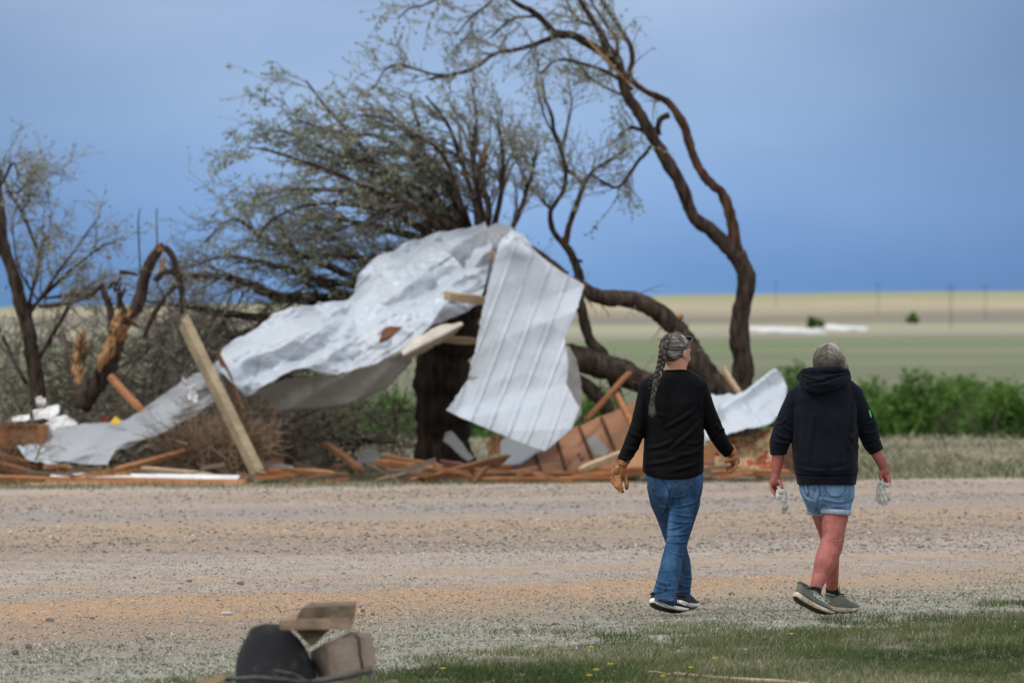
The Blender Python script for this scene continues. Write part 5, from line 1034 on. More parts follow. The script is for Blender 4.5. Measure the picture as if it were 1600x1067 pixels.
M['hair_under'] = noisy('hair_base', (.035, .032, .029), (.10, .095, .088), 60, .7, .3, (1, 1, 1), .003)
M['green_print'] = noisy('green_print', (.08, .55, .06), (.10, .62, .08), 9, .6, .2, bump=0)
M['glass'] = NT('dark_lens', .1, .6).color((.01, .01, .012)).m
M['eye'] = NT('eye', .2, .5).color((.7, .68, .65)).m

def head(mb, c, rot, s=1.0):
    """c: centre of the skull; local +Y is the way the face looks, +X its right hand side... built into one skin"""
    v = lambda x, y, z: c+rot @ Vector((x*s, y*s, z*s))
    mb.ell(c, (.074*s, .094*s, .098*s), rot, 24, 16)
    mb.ell(v(0, .030, -.050), (.058*s, .062*s, .068*s), rot, 20, 12)          # jaw
    mb.ell(v(0, .078, -.088), (.024*s, .020*s, .020*s), rot, 12, 8)            # chin
    mb.tube([v(0, .088, .012), v(0, .104, -.018), v(0, .108, -.030), v(0, .096, -.036)], [.008*s, .012*s, .015*s, .010*s], 10)   # nose
    for q in (-1, 1):
        mb.ell(v(q*.012, .100, -.034), (.008*s, .009*s, .006*s), rot, 8, 6)
        mb.ell(v(q*.034, .068, -.030), (.022*s, .020*s, .022*s), rot, 12, 8)    # cheek
        mb.ell(v(q*.030, .080, .020), (.022*s, .012*s, .008*s), rot, 10, 6)     # brow
        e = v(q*.077, -.002, -.012); mb.ell(e, (.009*s, .018*s, .030*s), rot, 12, 10, lambda p: p+Vector((q*.004*(p.y < 0), -.004, 0)))
        mb.ell(v(q*.072, .006, -.034), (.007*s, .009*s, .010*s), rot, 8, 6)
    mb.ell(v(0, .091, -.058), (.022*s, .010*s, .0045*s), rot, 12, 6); mb.ell(v(0, .090, -.066), (.019*s, .010*s, .005*s), rot, 12, 6)
def face_parts(c, rot, s, root):
    for q in (-1, 1):
        mb = MB(); mb.ell(c+rot @ Vector((q*.031*s, .074*s, .002*s)), (.012*s, .012*s, .010*s), rot, 12, 8); mb.build('eye', M['eye'], root)

def hand(mb, wrist, palm, width, thick, fingers, thumb, r=.0095):
    """world points: wrist and knuckle centres, then finger polylines"""
    ax = (palm-wrist); L = ax.length; a = ax.normalized(); wv = width.normalized(); wv = (wv-a*wv.dot(a)).normalized(); tv = a.cross(wv)
    rings = []
    for (f, w, t_) in ((-.15, .66, 1.0), (.1, .74, 1.05), (.4, .90, 1.15), (.7, 1.0, 1.05), (.95, .98, .85), (1.12, .80, .6)):
        c = wrist+ax*f; rings.append([c+wv*math.cos(k*math.pi/8)*width.length*w+tv*math.sin(k*math.pi/8)*thick*t_ for k in range(16)])
    mb.ring_loft(rings)
    for f in fingers:
        mb.tube([palm*.35+Vector(f[0])*.65+(wrist-palm)*.15]+list(f), [r*1.05]+[r*(1-.11*k) for k in range(len(f))], 10)
        mb.ell(f[-1], (r*.75,)*3, None, 8, 6)
    mb.tube([wrist*.55+palm*.45]+list(thumb), [r*1.35]+[r*(1.2-.12*k) for k in range(len(thumb))], 10); mb.ell(thumb[-1], (r*.88,)*3, None, 8, 6)

def shoe(root, toe, heel, upv, L, mats, label_text, side, ang=0, lace=False, sock=False, width=.050, hs=1.0):
    """toe and heel: world points on the bottom of the sole"""
    x = (toe-heel).normalized(); z = (upv-x*upv.dot(x)).normalized(); y = z.cross(x); T = Matrix(((x.x, y.x, z.x, heel.x), (x.y, y.y, z.y, heel.y), (x.z, y.z, z.z, heel.z), (0, 0, 0, 1)))
    def wd(f): return width*np.interp(f, [0, .06, .2, .4, .6, .75, .9, .97, 1], [.42, .66, .78, .74, .93, 1.0, .78, .50, .22])
    def off(f): return side*.006*math.sin(f*math.pi)
    def bot(f): return np.interp(f, [0, .08, .25, .7, .88, 1], [.018, .006, 0, 0, .010, .030])
    def top(f): return np.interp(f, [0, .1, .3, .6, .85, 1], [.052, .048, .040, .034, .034, .040])
    st = [0, .03, .08, .15, .25, .38, .5, .62, .74, .84, .91, .96, .99, 1]
    def ring(f, lo, hi, wl, wh, n=20, ex=3.2):
        r = []
        for j in range(n):
            a = 2*math.pi*j/n; ct, s_ = math.cos(a), math.sin(a); h = (math.copysign(abs(s_)**(2/ex), s_)+1)/2; w = wl+(wh-wl)*h
            r.append(T @ Vector((f*L, off(f)+w*math.copysign(abs(ct)**(2/ex), ct), lo+(hi-lo)*h)))
        return r
    mb = MB(); mb.ring_loft([ring(f, bot(f)+.004, top(f), wd(f)*1.04, wd(f)*1.08) for f in st]); ms = mb.build('midsole', M[mats[1]], root)
    g = MB()
    for q in (.30, .62):     # moulded grooves round the midsole
        for sd2 in (-1, 1):
            g.tube([T @ Vector((f*L, off(f)+sd2*wd(f)*1.085, bot(f)+(top(f)-bot(f))*(q+.12*math.sin(f*9)))) for f in np.linspace(.08, .55, 12)], [.0012]*12, 5)
    g.build('groove', M['trim_grey' if mats[1] == 'sole_white' else 'sole_cream'], ms)
    mb = MB(); mb.ring_loft([ring(f, bot(f), bot(f)+.007, wd(f)*.93, wd(f)*.97) for f in st]); outs = mb.build('outsole', M['outsole'], ms)
    mb = MB(); mb.ring_loft([[T @ Vector((L*(.13+.075*math.cos(a)*k), .020*math.sin(a)*k, bot(.13)-e)) for a in np.linspace(0, 2*math.pi, 16, endpoint=False)] for k, e in ((1, -.004), (1, .002), (.75, .0035))]); mb.build('heel_pad', M['trim_grey'], ms) if False else None
    def uh(f): return np.interp(f, [0, .05, .12, .22, .32, .42, .55, .7, .82, .92, 1], [.110*hs, .124*hs, .116*hs, .100, .098, .112, .098, .076, .062, .054, .040])
    def uw(f): return wd(f)*np.interp(f, [0, .3, .6, 1], [.72, .70, .78, .85])
    mb = MB(); us = [.015, .04, .08, .14, .2, .28, .36, .44, .53, .62, .72, .81, .89, .95, .985]
    mb.ring_loft([ring(f, top(f)-.014, uh(f), wd(f)*1.0, uw(f)*(.66 if f < .45 else .75), 22, 2.5) for f in us]); up = mb.build('upper', M[mats[0]], root)
    bv = BVHTree.FromPolygons([Vector(q) for q in mb.v], [f for f in mb.f if len(f) == 4])
    # foxing band above the midsole
    mb = MB()
    for sd2 in (-1, 1):
        mb.tube([T @ Vector((f*L, off(f)+sd2*wd(f)*1.03, top(f)+.003)) for f in np.linspace(.03, .97, 22)], [.0045]*22, 6, flat=1.0)
    mb.build('welt', M['trim_grey' if mats[0] != 'shoe_black' else 'shoe_black'], up)
    mb = MB(); mb.tube([T @ Vector((.040*L*0+L*(.125+.125*math.cos(a)), .026*math.sin(a), uh(.12)-.009+.006*math.cos(a+3.14))) for a in np.linspace(0, 2*math.pi, 20)], [.006]*20, 8); mb.build('collar', M[mats[0]], up)
    mb = MB(); mb.tube([T @ Vector((L*f, q*.014, uh(f)+.004)) for f, q in ((.38, -1), (.40, 1), (.44, -1), (.47, 1), (.51, -1), (.55, 1), (.59, -1), (.62, 1))], [.0022]*8, 5)
    if lace:
        for q in (-1, 1): mb.tube([T @ Vector(p) for p in ((L*.42, 0, uh(.42)), (L*.45, q*.02, uh(.42)+.03), (L*.52, q*.045, uh(.42)+.02), (L*.50, q*.03, uh(.42)+.0), (L*.42, 0, uh(.42)))], [.0018]*5, 5)
        mb.tube([T @ Vector(p) for p in ((L*.42, 0, uh(.42)), (L*.44, .004, uh(.42)+.03), (L*.43, .006, uh(.42)+.055), (L*.40, .004, uh(.42)+.062))], [.0018]*4, 5)
    mb.build('laces', M['lace'], up)
    # lettering on the side facing us
    cu = bpy.data.curves.new('t', 'FONT'); cu.body = label_text; cu.size = .025 if hs < 1 else .034; cu.extrude = .0; cu.align_x = 'CENTER'; cu.align_y = 'CENTER'; cu.offset = .0018
    to = bpy.data.objects.new('t', cu); COL.objects.link(to); bpy.context.view_layer.update(); dg = bpy.context.evaluated_depsgraph_get(); tm = bpy.data.meshes.new_from_object(to.evaluated_get(dg)); bpy.data.objects.remove(to)
    bm = bmesh.new(); bm.from_mesh(tm); bmesh.ops.triangulate(bm, faces=bm.faces); bmesh.ops.subdivide_edges(bm, edges=[e for e in bm.edges if e.calc_length() > .004], cuts=1)
    ca, sa = math.cos(ang), math.sin(ang); ok = True
    for v in bm.verts:
        u_, w_ = v.co.x*1.2*side, v.co.y*1.0; lx = L*(.775 if hs < 1 else .58)+(u_*ca+w_*sa)*1.0; lz = (.056 if hs < 1 else .070)+(-u_*sa+w_*ca)
        o_ = T @ Vector((lx, side*-.15, lz)); dd = (T.to_3x3() @ Vector((0, side, 0))).normalized(); h = bv.ray_cast(o_, dd)
        v.co = (h[0]-dd*.0012) if h[0] is not None else T @ Vector((lx, side*-.03, lz))
    bm.to_mesh(tm); bm.free(); tm.materials.clear(); lo = link('lettering', tm, M['print_white' if mats[0] == 'shoe_black' else 'print_grey'], up)
    m = lo.modifiers.new('t', 'SOLIDIFY'); m.thickness = .0008; m.offset = 0
    return T

def strands(name, paths, rads, mat, parent, n=4, attr=None):
    K = 9; P = np.array([resample3(np.array([q[:] for q in p]), K) for p in paths]); r = np.array(rads)[:, None]*np.array([.7]+[1]*(K-3)+[.8, .3])[None]
    V, F = tubes_np(P, r, n); a = attr if attr is not None else rng.uniform(0, 1, len(P))
    o = npmesh(name, V, F, M[mat], parent, smooth=True, attr=np.repeat(a, K*n)); o['kind'] = 'stuff'; return o
def on_ell(c, rot, r, th, ph, k=1.0):
    """th from the crown down, ph around from the face (+Y)"""
    return c+rot @ Vector((r[0]*math.sin(th)*math.sin(ph)*k, r[1]*math.sin(th)*math.cos(ph)*k, r[2]*math.cos(th)*k))

# ---------- the woman with the braid
D1 = 33.45
def P1(px, py, dy): p = W(px, py, D1); p.y = D1+dy; return p
w1 = empty('person', (W(1045, 950, D1).x, D1, 0), 'woman with long grey braid, black top, blue jeans and brown leather gloves, walking away', 'person', 'two women walking away')
# skin: one body
b = MB(); rot1 = Matrix.Rotation(R(-42), 3, 'Z') @ Matrix.Rotation(R(-6), 3, 'X'); hc1 = W(1056, 550, D1); hc1.y = D1+.02
head(b, hc1, rot1, 1.0)
limb_px(b, [(1058, 560, 14, .0), (1058, 575, 14.5, 0), (1057, 590, 17, 0)], D1)
ovals(b, [(590, 1034, 1082, .065, 0), (602, 1020, 1092, .09, 0), (640, 1014, 1096, .12, 0), (690, 1014, 1094, .12, 0), (740, 1014, 1093, .12, 0), (765, 1018, 1090, .11, 0)], D1)
AL = [(1013, 604, 14.5, 0), (1006, 635, 14, -.01), (998, 665, 13.5, -.02), (986, 695, 12.5, -.03), (973, 721, 10.5, -.04)]
AR = [(1092, 603, 14.5, 0), (1101, 632, 14, .01), (1111, 658, 14, .03), (1121, 680, 13.2, .05), (1132, 697, 11.6, .07), (1141, 709, 9.6, .08)]
limb_px(b, [(x, y, r*.7, d) for x, y, r, d in AL], D1); limb_px(b, [(x, y, r*.7, d) for x, y, r, d in AR], D1)
LR = [(1075, 757, 22, -.0), (1071, 785, 22.5, -.03), (1064, 812, 20.5, -.06), (1058.5, 838, 17.8, -.10), (1052, 862, 16.5, -.17), (1045, 887, 16.6, -.25), (1039, 910, 17.3, -.32), (1035.2, 926, 18.2, -.36), (1034.5, 939, 19.0, -.38)]
LL = [(1032, 757, 22, .03), (1037, 785, 21, .08), (1046, 812, 18, .14), (1055, 838, 16.5, .22), (1061, 860, 15.5, .30), (1066, 885, 16.5, .38), (1067, 910, 17.8, .44), (1066, 928, 17.2, .47), (1066, 942, 17.0, .48)]
limb_px(b, [(x, y, r*.72, d) for x, y, r, d in LR if y < 915], D1); limb_px(b, [(x, y, r*.72, d) for x, y, r, d in LL if y < 915], D1)
bo, bb1 = union(b, .0045, 3, 'body', M['skin'], w1); face_parts(hc1, rot1, 1.0, w1)
# sweater
b = MB()
ovals(b, [(577.5, 1037.5, 1079, .066, 0), (580, 1036, 1081, .070, 0), (584, 1026, 1089, .080, 0), (591, 1012, 1097, .098, 0), (602, 1004, 1102, .112, 0), (630, 1006, 1101, .135, -.0), (665, 1008, 1100, .14, 0), (700, 1006, 1100, .145, 0), (730, 1004.5, 1100, .150, 0), (743, 1006, 1099, .150, 0), (747.5, 1009, 1096, .148, 0)], D1, 36)
limb_px(b, [(1034, 592, 8, 0), (1022, 596, 11, 0), (1014, 604, 14.2, 0)], D1); limb_px(b, [(1072, 591, 8, 0), (1084, 594.5, 11, 0), (1092, 603, 14.2, 0)], D1)
for q in ((1013.5, 604.5, 14.6), (1092, 604, 14.6)): b.ell(P1(q[0], q[1], 0), (q[2]/FPX*D1,)*3)
limb_px(b, AL, D1); limb_px(b, AR, D1)
fs = [(1085, 640, 1040, 668, 3, 9.0), (1095, 660, 1050, 700, 3, 10.8), (1098, 700, 1060, 712, 3, 9.0), (1012, 700, 1050, 690, 3, 9.0), (1010, 725, 1060, 715, 3, 9.0), (1095, 720, 1050, 735, 3, 9.0), (1015, 640, 1040, 650, 3, 5.4), (1120, 665, 1132, 672, 2.5, 12.6), (1112, 680, 1130, 668, 2.5, 10.8), (1095, 690, 1070, 690, 2.5, 7.2), (984, 675, 1004, 682, 2.5, 10.8), (980, 700, 998, 700, 2.5, 9.0), (975, 716, 990, 712, 2, 9.0), (1018, 600, 1012, 640, 2.5, 9.0), (1090, 596, 1096, 640, 2.5, 9.0)]
hem = lambda co: np.c_[co[:, :2], np.where(co[:, 2] < W(0, 738, D1).z, co[:, 2]+.022*np.abs((co[:, 0]-W(1053, 0, D1).x)/.17)**2.2, co[:, 2])]
so, sb1 = union(b, .0055, 4, 'sweater', M['sweater'], w1, fs, wob=.004, post=hem)
stitch(sb1, [(1038, 580), (1046, 579.5), (1060, 579.3), (1072, 579.6), (1079, 580.5)], .0028, 'collar', M['sweater'], so, off=.001)
stitch(sb1, [(1019, 590), (1014, 610), (1012, 636)], .0016, 'seam', M['sweater'], so); stitch(sb1, [(1090, 590), (1094, 610), (1096, 650)], .0016, 'seam', M['sweater'], so)
# jeans
b = MB(); ovals(b, [(728, 1010, 1097, .125, 0), (745, 1009, 1099, .130, 0), (762, 1012, 1098.5, .132, 0), (774, 1016, 1096, .124, 0), (784, 1022, 1091, .108, .01), (793, 1032, 1084, .08, .02)], D1, 36, 2.4)
limb_px(b, LR, D1, 22); limb_px(b, LL, D1, 22)
fj = [(1046, 792, 1088, 784, 1.6, 8.8), (1044, 800, 1084, 806, 1.6, 8.8), (1045, 812, 1080, 815, 1.7, 10.0), (1042, 826, 1070, 818, 1.5, 10.0), (1041, 836, 1078, 832, 1.6, 11.2), (1040, 845, 1076, 846, 1.6, 10.0), (1049, 776, 1072, 772, 1.5, 6.2), (1042, 858, 1072, 868, 1.6, 6.2), (1022, 905, 1045, 912, 1.8, 10.0), (1022, 914, 1050, 920, 1.8, 11.2), (1020, 925, 1040, 920, 1.6, 8.8), (1060, 895, 1082, 903, 1.6, 8.8), (1062, 912, 1083, 916, 1.6, 8.8), (1058, 925, 1082, 920, 1.5, 7.5), (1020, 785, 1040, 792, 1.6, 5.0), (1030, 800, 1042, 812, 1.5, 5.0), (1030, 892, 1055, 888, 1.5, 5.0), (1048, 765, 1042, 800, 2.0, -11.2), (1060, 850, 1055, 890, 3, 5.0)]
jo, jb1 = union(b, .0050, 4, 'jeans', M['jeans'], w1, fj, wob=.0035)
patch(jb1, [(1047, 747), (1082, 744), (1083, 762), (1072, 767), (1052, 764)], 'back_pocket', M['jeans'], jo); patch(jb1, [(1012, 749), (1023, 750), (1025, 764), (1020, 769), (1014, 763)], 'back_pocket', M['jeans'], jo)
for q in ([(1047, 747), (1052, 763.5), (1072, 766.5), (1082.5, 761.5), (1082, 744)], [(1049, 752), (1056, 757), (1064, 753), (1073, 751), (1082, 755)], [(1049, 754), (1056, 759), (1064, 755), (1073, 753), (1082, 757)], [(1012, 749), (1014, 763), (1020, 768.5), (1025, 764), (1023, 750)]):
    stitch(jb1, q, .0010, 'stitching', M['thread'], jo, 3, .0035)
stitch(jb1, [(1034, 748), (1040, 757), (1046, 768), (1047, 778)], .0022, 'seam', M['thread_dark'], jo); stitch(jb1, [(1074, 845), (1071, 870), (1064, 895), (1058, 915), (1056, 930)], .0013, 'seam', M['thread'], jo, 4); stitch(jb1, [(1095, 765), (1088, 795), (1082, 820), (1077, 835)], .0014, 'seam', M['thread_dark'], jo)
stitch(jb1, [(1018, 932), (1028, 934.5), (1040, 935), (1052, 932.5)], .0013, 'hem_stitching', M['thread'], jo, 4); stitch(jb1, [(1056, 934), (1068, 937), (1080, 934)], .0013, 'hem_stitching', M['thread'], jo, 4)
stitch(jb1, [(1017, 935.5), (1028, 938), (1040, 938.5), (1053, 936)], .0030, 'hem', M['hem'], jo, off=0)
# gloves
b = MB(); w_, k_ = P1(972, 727, -.04), P1(963.5, 743, -.04); b.tube([P1(976, 716, -.04), P1(972, 727, -.04)], [.036, .031], 14)
hand(b, w_, k_, Vector((.040, .0, .012)), .021, [[P1(956.5, 745, -.03), P1(957.5, 754, -.04), P1(965, 761, -.055)], [P1(960, 748, -.05), P1(961.5, 759, -.06), P1(969, 766, -.07)], [P1(964, 749, -.06), P1(966, 760, -.075), P1(971, 767, -.08)], [P1(968, 747, -.06), P1(969, 756, -.08), P1(971.5, 762, -.085)]],
     [P1(977, 742, -.03), P1(979, 753, -.04), P1(979, 761, -.045)], .0125)
g1, gb = union(b, .003, 2, 'glove', M['leather'], w1, [(958, 742, 972, 758, 1.0, 3), (961, 735, 976, 745, 1.0, 3), (966, 730, 978, 738, 1.2, 2)], wob=.0018)
mb = MB(); mb.tube([P1(958.5, 722, -.05), P1(959, 729, -.05), P1(963, 734, -.05)], [.004, .006, .004], 6, flat=.3); mb.build('wrist_tab', M['leather'], g1)
mb = MB(); mb.ell(P1(973, 767, -.083), (.007, .006, .009)); mb.ell(P1(979, 762, -.047), (.009, .009, .011)); mb.build('soiled_tip', M['leather_dark'], g1)
b = MB(); w_, k_ = P1(1147, 711, .08), P1(1149.5, 724, .07); b.tube([P1(1143, 706, .08), P1(1147, 712, .08)], [.034, .031], 14)
hand(b, w_, k_, Vector((.028, .02, 0)), .022, [[P1(1152, 722, .05), P1(1150, 731, .03), P1(1141, 738, .02)], [P1(1151, 725, .07), P1(1147, 733, .05), P1(1139, 737, .04)], [P1(1149, 726, .09), P1(1144, 732, .07), P1(1137, 735, .06)], [P1(1146, 726, .10), P1(1141, 730, .09), P1(1136, 732, .08)]],
     [P1(1143, 719, .04), P1(1138, 720.5, .03), P1(1134.5, 721.5, .03)], .0105)
g2, gb = union(b, .003, 2, 'glove', M['leather'], w1, wob=.0018)
mb = MB(); mb.tube([P1(1144, 693.5, .06), P1(1148, 698, .06), P1(1149, 706, .06), P1(1149.5, 712, .06)], [.002, .005, .005, .003], 6, flat=.4); mb.build('glove_cuff', M['skin'], g2)
# shoes (whole shoe: parts upper, midsole ...)
def ground_pt(px, py, D, up=0): p = W(px, py, D); p.z = gbvh_cache(p.x, p.y)+up; return p
toe = ground_pt(1073.5, 960, 33.20, .001); heel = W(1011, 946, 33.02); heel.z = max(heel.z, .05)
heel = toe+(heel-toe).normalized()*.272
shoe(w1, toe, heel, Vector((.10, .30, 1)), .272, ('shoe_black', 'sole_white'), 'HOKA', 1, ang=.08, hs=.72)
toe = ground_pt(1085, 948, 34.05, .001); heel = toe+Vector((-.10, -.245, .008)); shoe(w1, toe, heel, Vector((0, 0, 1)), .265, ('shoe_black', 'sole_white'), '', 1, hs=.72)
# hair: pulled back to a braid
re = (.083, .103, .106); und = MB(); und.ell(hc1+rot1 @ Vector((0, -.012, .012)), (.079, .094, .098), rot1, 24, 16, lambda p: p if p.y < .03 or p.z > .035 else Vector((p.x*.82, p.y*.70, p.z))); und.build('hair_base', M['hair_under'], w1)
bx = [(1044, 524, -.10), (1039, 533, -.125), (1036, 543, -.14), (1035, 553, -.145), (1033, 564, -.14), (1030, 575, -.14), (1027, 586, -.15), (1024, 598, -.16), (1021, 610, -.168), (1019, 620, -.170), (1018, 628, -.168), (1017, 634, -.165)]
BP = [P1(*q) for q in bx]; BPn = resample3(catmull([q[:] for q in BP]), 120); 
paths, rad, att = [], [], []
for i in range(950):
    side_ = random.choice((-1, 1)) if i % 5 else 1; ph = side_*random.uniform(.15, 2.35); th = random.uniform(.25, 1.15) if abs(ph) < .9 else random.uniform(.45, 1.95)
    if abs(ph) > 1.0: th = random.uniform(.5, 1.35) if random.random() < .5 else 1.30+random.uniform(-.25, .75)
    if abs(ph) < 1.9 and th > 1.25: th = 1.2
    s0 = on_ell(hc1, rot1, re, th, ph, random.uniform(.97, 1.02)); tt = min(1, max(0, (th-.25)/1.6)); tgt = Vector(BPn[int(2+tt*24+random.uniform(0, 5))])
    e = hc1; path = []; cl_ = noise.noise(Vector((ph*3.2, th*5.5, 1.7))); tt = min(1, max(0, tt+cl_*.10))
    for k in range(9):
        f = k/8; p = s0.lerp(tgt, f); d = rot1.inverted() @ (p-e); q = math.sqrt((d.x/re[0])**2+(d.y/re[1])**2+(d.z/re[2])**2); 
        tar = 1.0+random.uniform(-.004, .012)
        if q < tar: d = d*(tar/q)
        p2 = e+rot1 @ d; p2.z -= .012*math.sin(f*math.pi)*tt; path.append(p2)
    paths.append(path); rad.append(random.uniform(.0013, .0030)); up_ = max(0, 1-th/1.0); att.append(min(1, max(0, random.gauss(.36, .22)+.75*noise.noise(Vector((ph*4.5, th*7, 9.1)))+.38*up_+(.22 if abs(ph) < 1.0 else 0))))
strands('hair', paths, rad, 'hair1', w1, 4, np.array(att))
mbn = MB()
# three strands plaited
for sidx in range(3):
    path = []; N = 150
    for k in range(N):
        f = k/(N-1); c = Vector(BPn[min(119, int(f*119))]).lerp(Vector(BPn[min(119, int(f*119)+1)]), f*119 % 1); w0 = np.interp(f, [0, .12, .3, .6, .88, 1], [.014, .018, .0165, .013, .008, .006]); a = f*2*math.pi*4.6+sidx*2*math.pi/3
        path.append(c+Vector((math.cos(a)*w0*.95, math.sin(2*a)*w0*.62-.004, -.2*math.cos(a)*w0*.3)))
    rr = [np.interp(k/(N-1), [0, .12, .3, .6, .9, 1], [.012, .0145, .0130, .0105, .007, .005]) for k in range(N)]
    core = MB(); core.tube(path, [x*.85 for x in rr], 8); o = core.build('braid_strand', M['hair_under'], w1)
    ps, ra, at = [], [], []
    tint = (.35, .55, .45)[sidx]
    for m in range(34):     # hairs on the strand, twisting slowly
        a0 = random.uniform(0, 6.28); pth = []
        s0 = random.randint(0, N-40) if m > 8 else 0; s1 = min(N-1, s0+random.randint(30, 60))
        for k in range(s0, s1, 3):
            t_ = (path[min(k+1, N-1)]-path[max(k-1, 0)]).normalized(); u_ = t_.cross(Vector((0, 1, 0))).normalized(); v_ = t_.cross(u_); a = a0+k*.05
            pth.append(path[k]+(u_*math.cos(a)+v_*math.sin(a))*rr[k]*.92)
        if len(pth) > 3: 
            P_ = resample3(np.array([q[:] for q in pth]), 19); ps.append(P_); ra.append(random.uniform(.0018, .0030)); at.append(min(1, max(0, random.gauss(tint-.14, .18)-.25*s0/N)))
    P_ = np.array(ps); V, F = tubes_np(P_, np.array(ra)[:, None]*np.ones((1, 19)), 4); ho = npmesh('braid_hair', V, F, M['hair3'], o, smooth=True, attr=np.repeat(at, 19*4)); ho['kind'] = 'stuff'
ps, ra, at = [], [], []
for i in range(90):       # loose tail below the tie
    s0 = Vector(BPn[117])+Vector((random.uniform(-.012, .012), random.uniform(-.01, .01), random.uniform(0, .03))); ps.append([s0, s0+Vector((random.uniform(-.012, .01), 0, -.022)), s0+Vector((random.uniform(-.012, .018), 0, -.05-random.uniform(0, .03)))]); ra.append(.0014); at.append(random.gauss(.4, .15))
strands('hair_tail', ps, ra, 'hair1', w1, 3, np.clip(at, 0, 1))
mb = MB(); mb.tube([Vector(BPn[114])+Vector((.011*math.cos(a), .011*math.sin(a), 0)) for a in np.linspace(0, 6.28, 14)], [.003]*14, 6); mb.build('hair_tie', M['hair_under'], w1)
ps, ra, at = [], [], []
for i in range(70):      # flyaway hairs
    th = random.uniform(.0, 1.0); ph = random.uniform(-3.1, 3.1); s0 = on_ell(hc1, rot1, re, th, ph); d = (s0-hc1).normalized()+Vector((random.uniform(-1.2, .6), random.uniform(-.6, .6), random.uniform(-.2, .5))); L = random.uniform(.012, .035)
    ps.append([s0, s0+d*L*.5, s0+d*L*.9+Vector((-L*.35, 0, -.3*L))]); ra.append(.0003); at.append(.9)
for i in range(34):
    k = random.randint(0, 100); s0 = Vector(BPn[k])+Vector((random.uniform(-.02, .02), 0, 0)); L = random.uniform(.010, .026); ps.append([s0, s0+Vector((-L*.6, 0, L*.2)), s0+Vector((-L, 0, -.3*L+random.uniform(-.01, .02)))]); ra.append(.00045); at.append(.8)
for i in range(3):       # wisps in front of the ear
    s0 = on_ell(hc1, rot1, re, 1.5, 1.45+random.uniform(-.3, .2)); ps.append([s0, s0+Vector((.004+random.uniform(0, .012), .0, -.04)), s0+Vector((.004+random.uniform(0, .02), .0, -.085))]); ra.append(.0004); at.append(.7)
strands('flyaway_hair', ps, ra, 'hair1', w1, 3, np.array(at))
# sunglasses pushed up
sg = MB(); 
for q in (-1, 1): sg.ell(hc1+rot1 @ Vector((q*.036, .072, .088)), (.030, .009, .020), rot1 @ Matrix.Rotation(R(55), 3, 'X'), 16, 8)
so_ = sg.build('sunglasses', M['glass'], w1)
mb = MB()
for q in (-1, 1): mb.tube([hc1+rot1 @ Vector(p) for p in ((q*.062, .070, .088), (q*.082, .040, .070), (q*.088, .005, .040), (q*.086, -.03, .012))], [.004, .0032, .003, .0025], 6)
mb.tube([hc1+rot1 @ Vector(p) for p in ((-.01, .088, .080), (0, .09, .082), (.01, .088, .080))], [.003]*3, 6); mb.build('temple', M['glass'], so_)

# ---------- the woman in the hooded top
D2 = 33.0
def P2(px, py, dy): p = W(px, py, D2); p.y = D2+dy; return p
w2 = empty('person', (W(1290, 955, D2).x, D2, 0), 'woman in dark navy hooded top and denim shorts with short grey hair, carrying pale gloves', 'person', 'two women walking away')
b = MB(); rot2 = Matrix.Rotation(R(-8), 3, 'Z') @ Matrix.Rotation(R(-14), 3, 'X'); hc2 = P2(1296, 566, .02); head(b, hc2, rot2, 1.0)
limb_px(b, [(1295, 575, 14, -.0), (1294, 600, 16, 0)], D2)
ovals(b, [(600, 1260, 1325, .08, 0), (620, 1245, 1333, .11, 0), (680, 1246, 1332, .14, 0), (740, 1250, 1330, .14, 0), (775, 1256, 1326, .12, 0)], D2)
BL = [(1243, 622, 16, 0), (1231, 650, 17, -.01), (1224, 672, 17, -.02), (1217, 693, 16, -.02), (1216, 708, 10.2, -.02), (1214, 725, 9.0, -.02), (1212, 740, 7.0, -.02), (1211, 748, 6.6, -.02)]
BR = [(1334, 618, 16, 0), (1345, 645, 17, .01), (1356, 670, 17, .03), (1362, 690, 15, .04), (1370, 707, 9.2, .05), (1377, 720, 8.4, .05), (1381.5, 732, 6.9, .05), (1384, 740, 6.6, .05)]
limb_px(b, [(x, y, r if y > 700 else r*.66, d) for x, y, r, d in BL], D2); limb_px(b, [(x, y, r if y > 700 else r*.66, d) for x, y, r, d in BR], D2)
# hands closed on the gloves
hand(b, P2(1211.5, 745, -.02), P2(1210.5, 757, -.02), Vector((.033, .01, 0)), .019, [[P2(1203.5, 759, -.03), P2(1207, 768, -.045), P2(1214, 775, -.055)], [P2(1205, 761, -.01), P2(1209, 770, -.02), P2(1215, 777, -.03)], [P2(1208, 762, .01), P2(1211, 770, .01), P2(1215, 775, .0)], [P2(1212, 761, .025), P2(1214, 768, .02), P2(1216, 772, .01)]],
     [P2(1218, 752, -.035), P2(1221, 760, -.05), P2(1222, 767, -.05)], .0095)
hand(b, P2(1382, 734, .05), P2(1386, 745, .05), Vector((.028, .01, .0)), .018, [[P2(1390, 746, .04), P2(1391, 754, .03), P2(1388, 759, .0)], [P2(1388, 749, .03), P2(1388.5, 757, .015), P2(1385, 760, -.01)], [P2(1385, 750, .045), P2(1385, 757, .03), P2(1381, 759, .01)], [P2(1382, 749, .06), P2(1381, 755, .045), P2(1379, 757, .03)]],
     [P2(1377, 738, .03), P2(1375.5, 744, .01), P2(1377, 750, -.005)], .0098)
QR = [(1306, 778, 25, 0), (1305, 803, 20.8, -.03), (1302, 824, 18.6, -.06), (1300.5, 840, 17.5, -.09), (1297, 852, 18.2, -.12), (1290, 868, 18.2, -.16), (1283.5, 884, 15.5, -.20), (1277, 900, 12, -.24), (1271, 914, 9.2, -.28), (1267.5, 924, 8.0, -.29)]
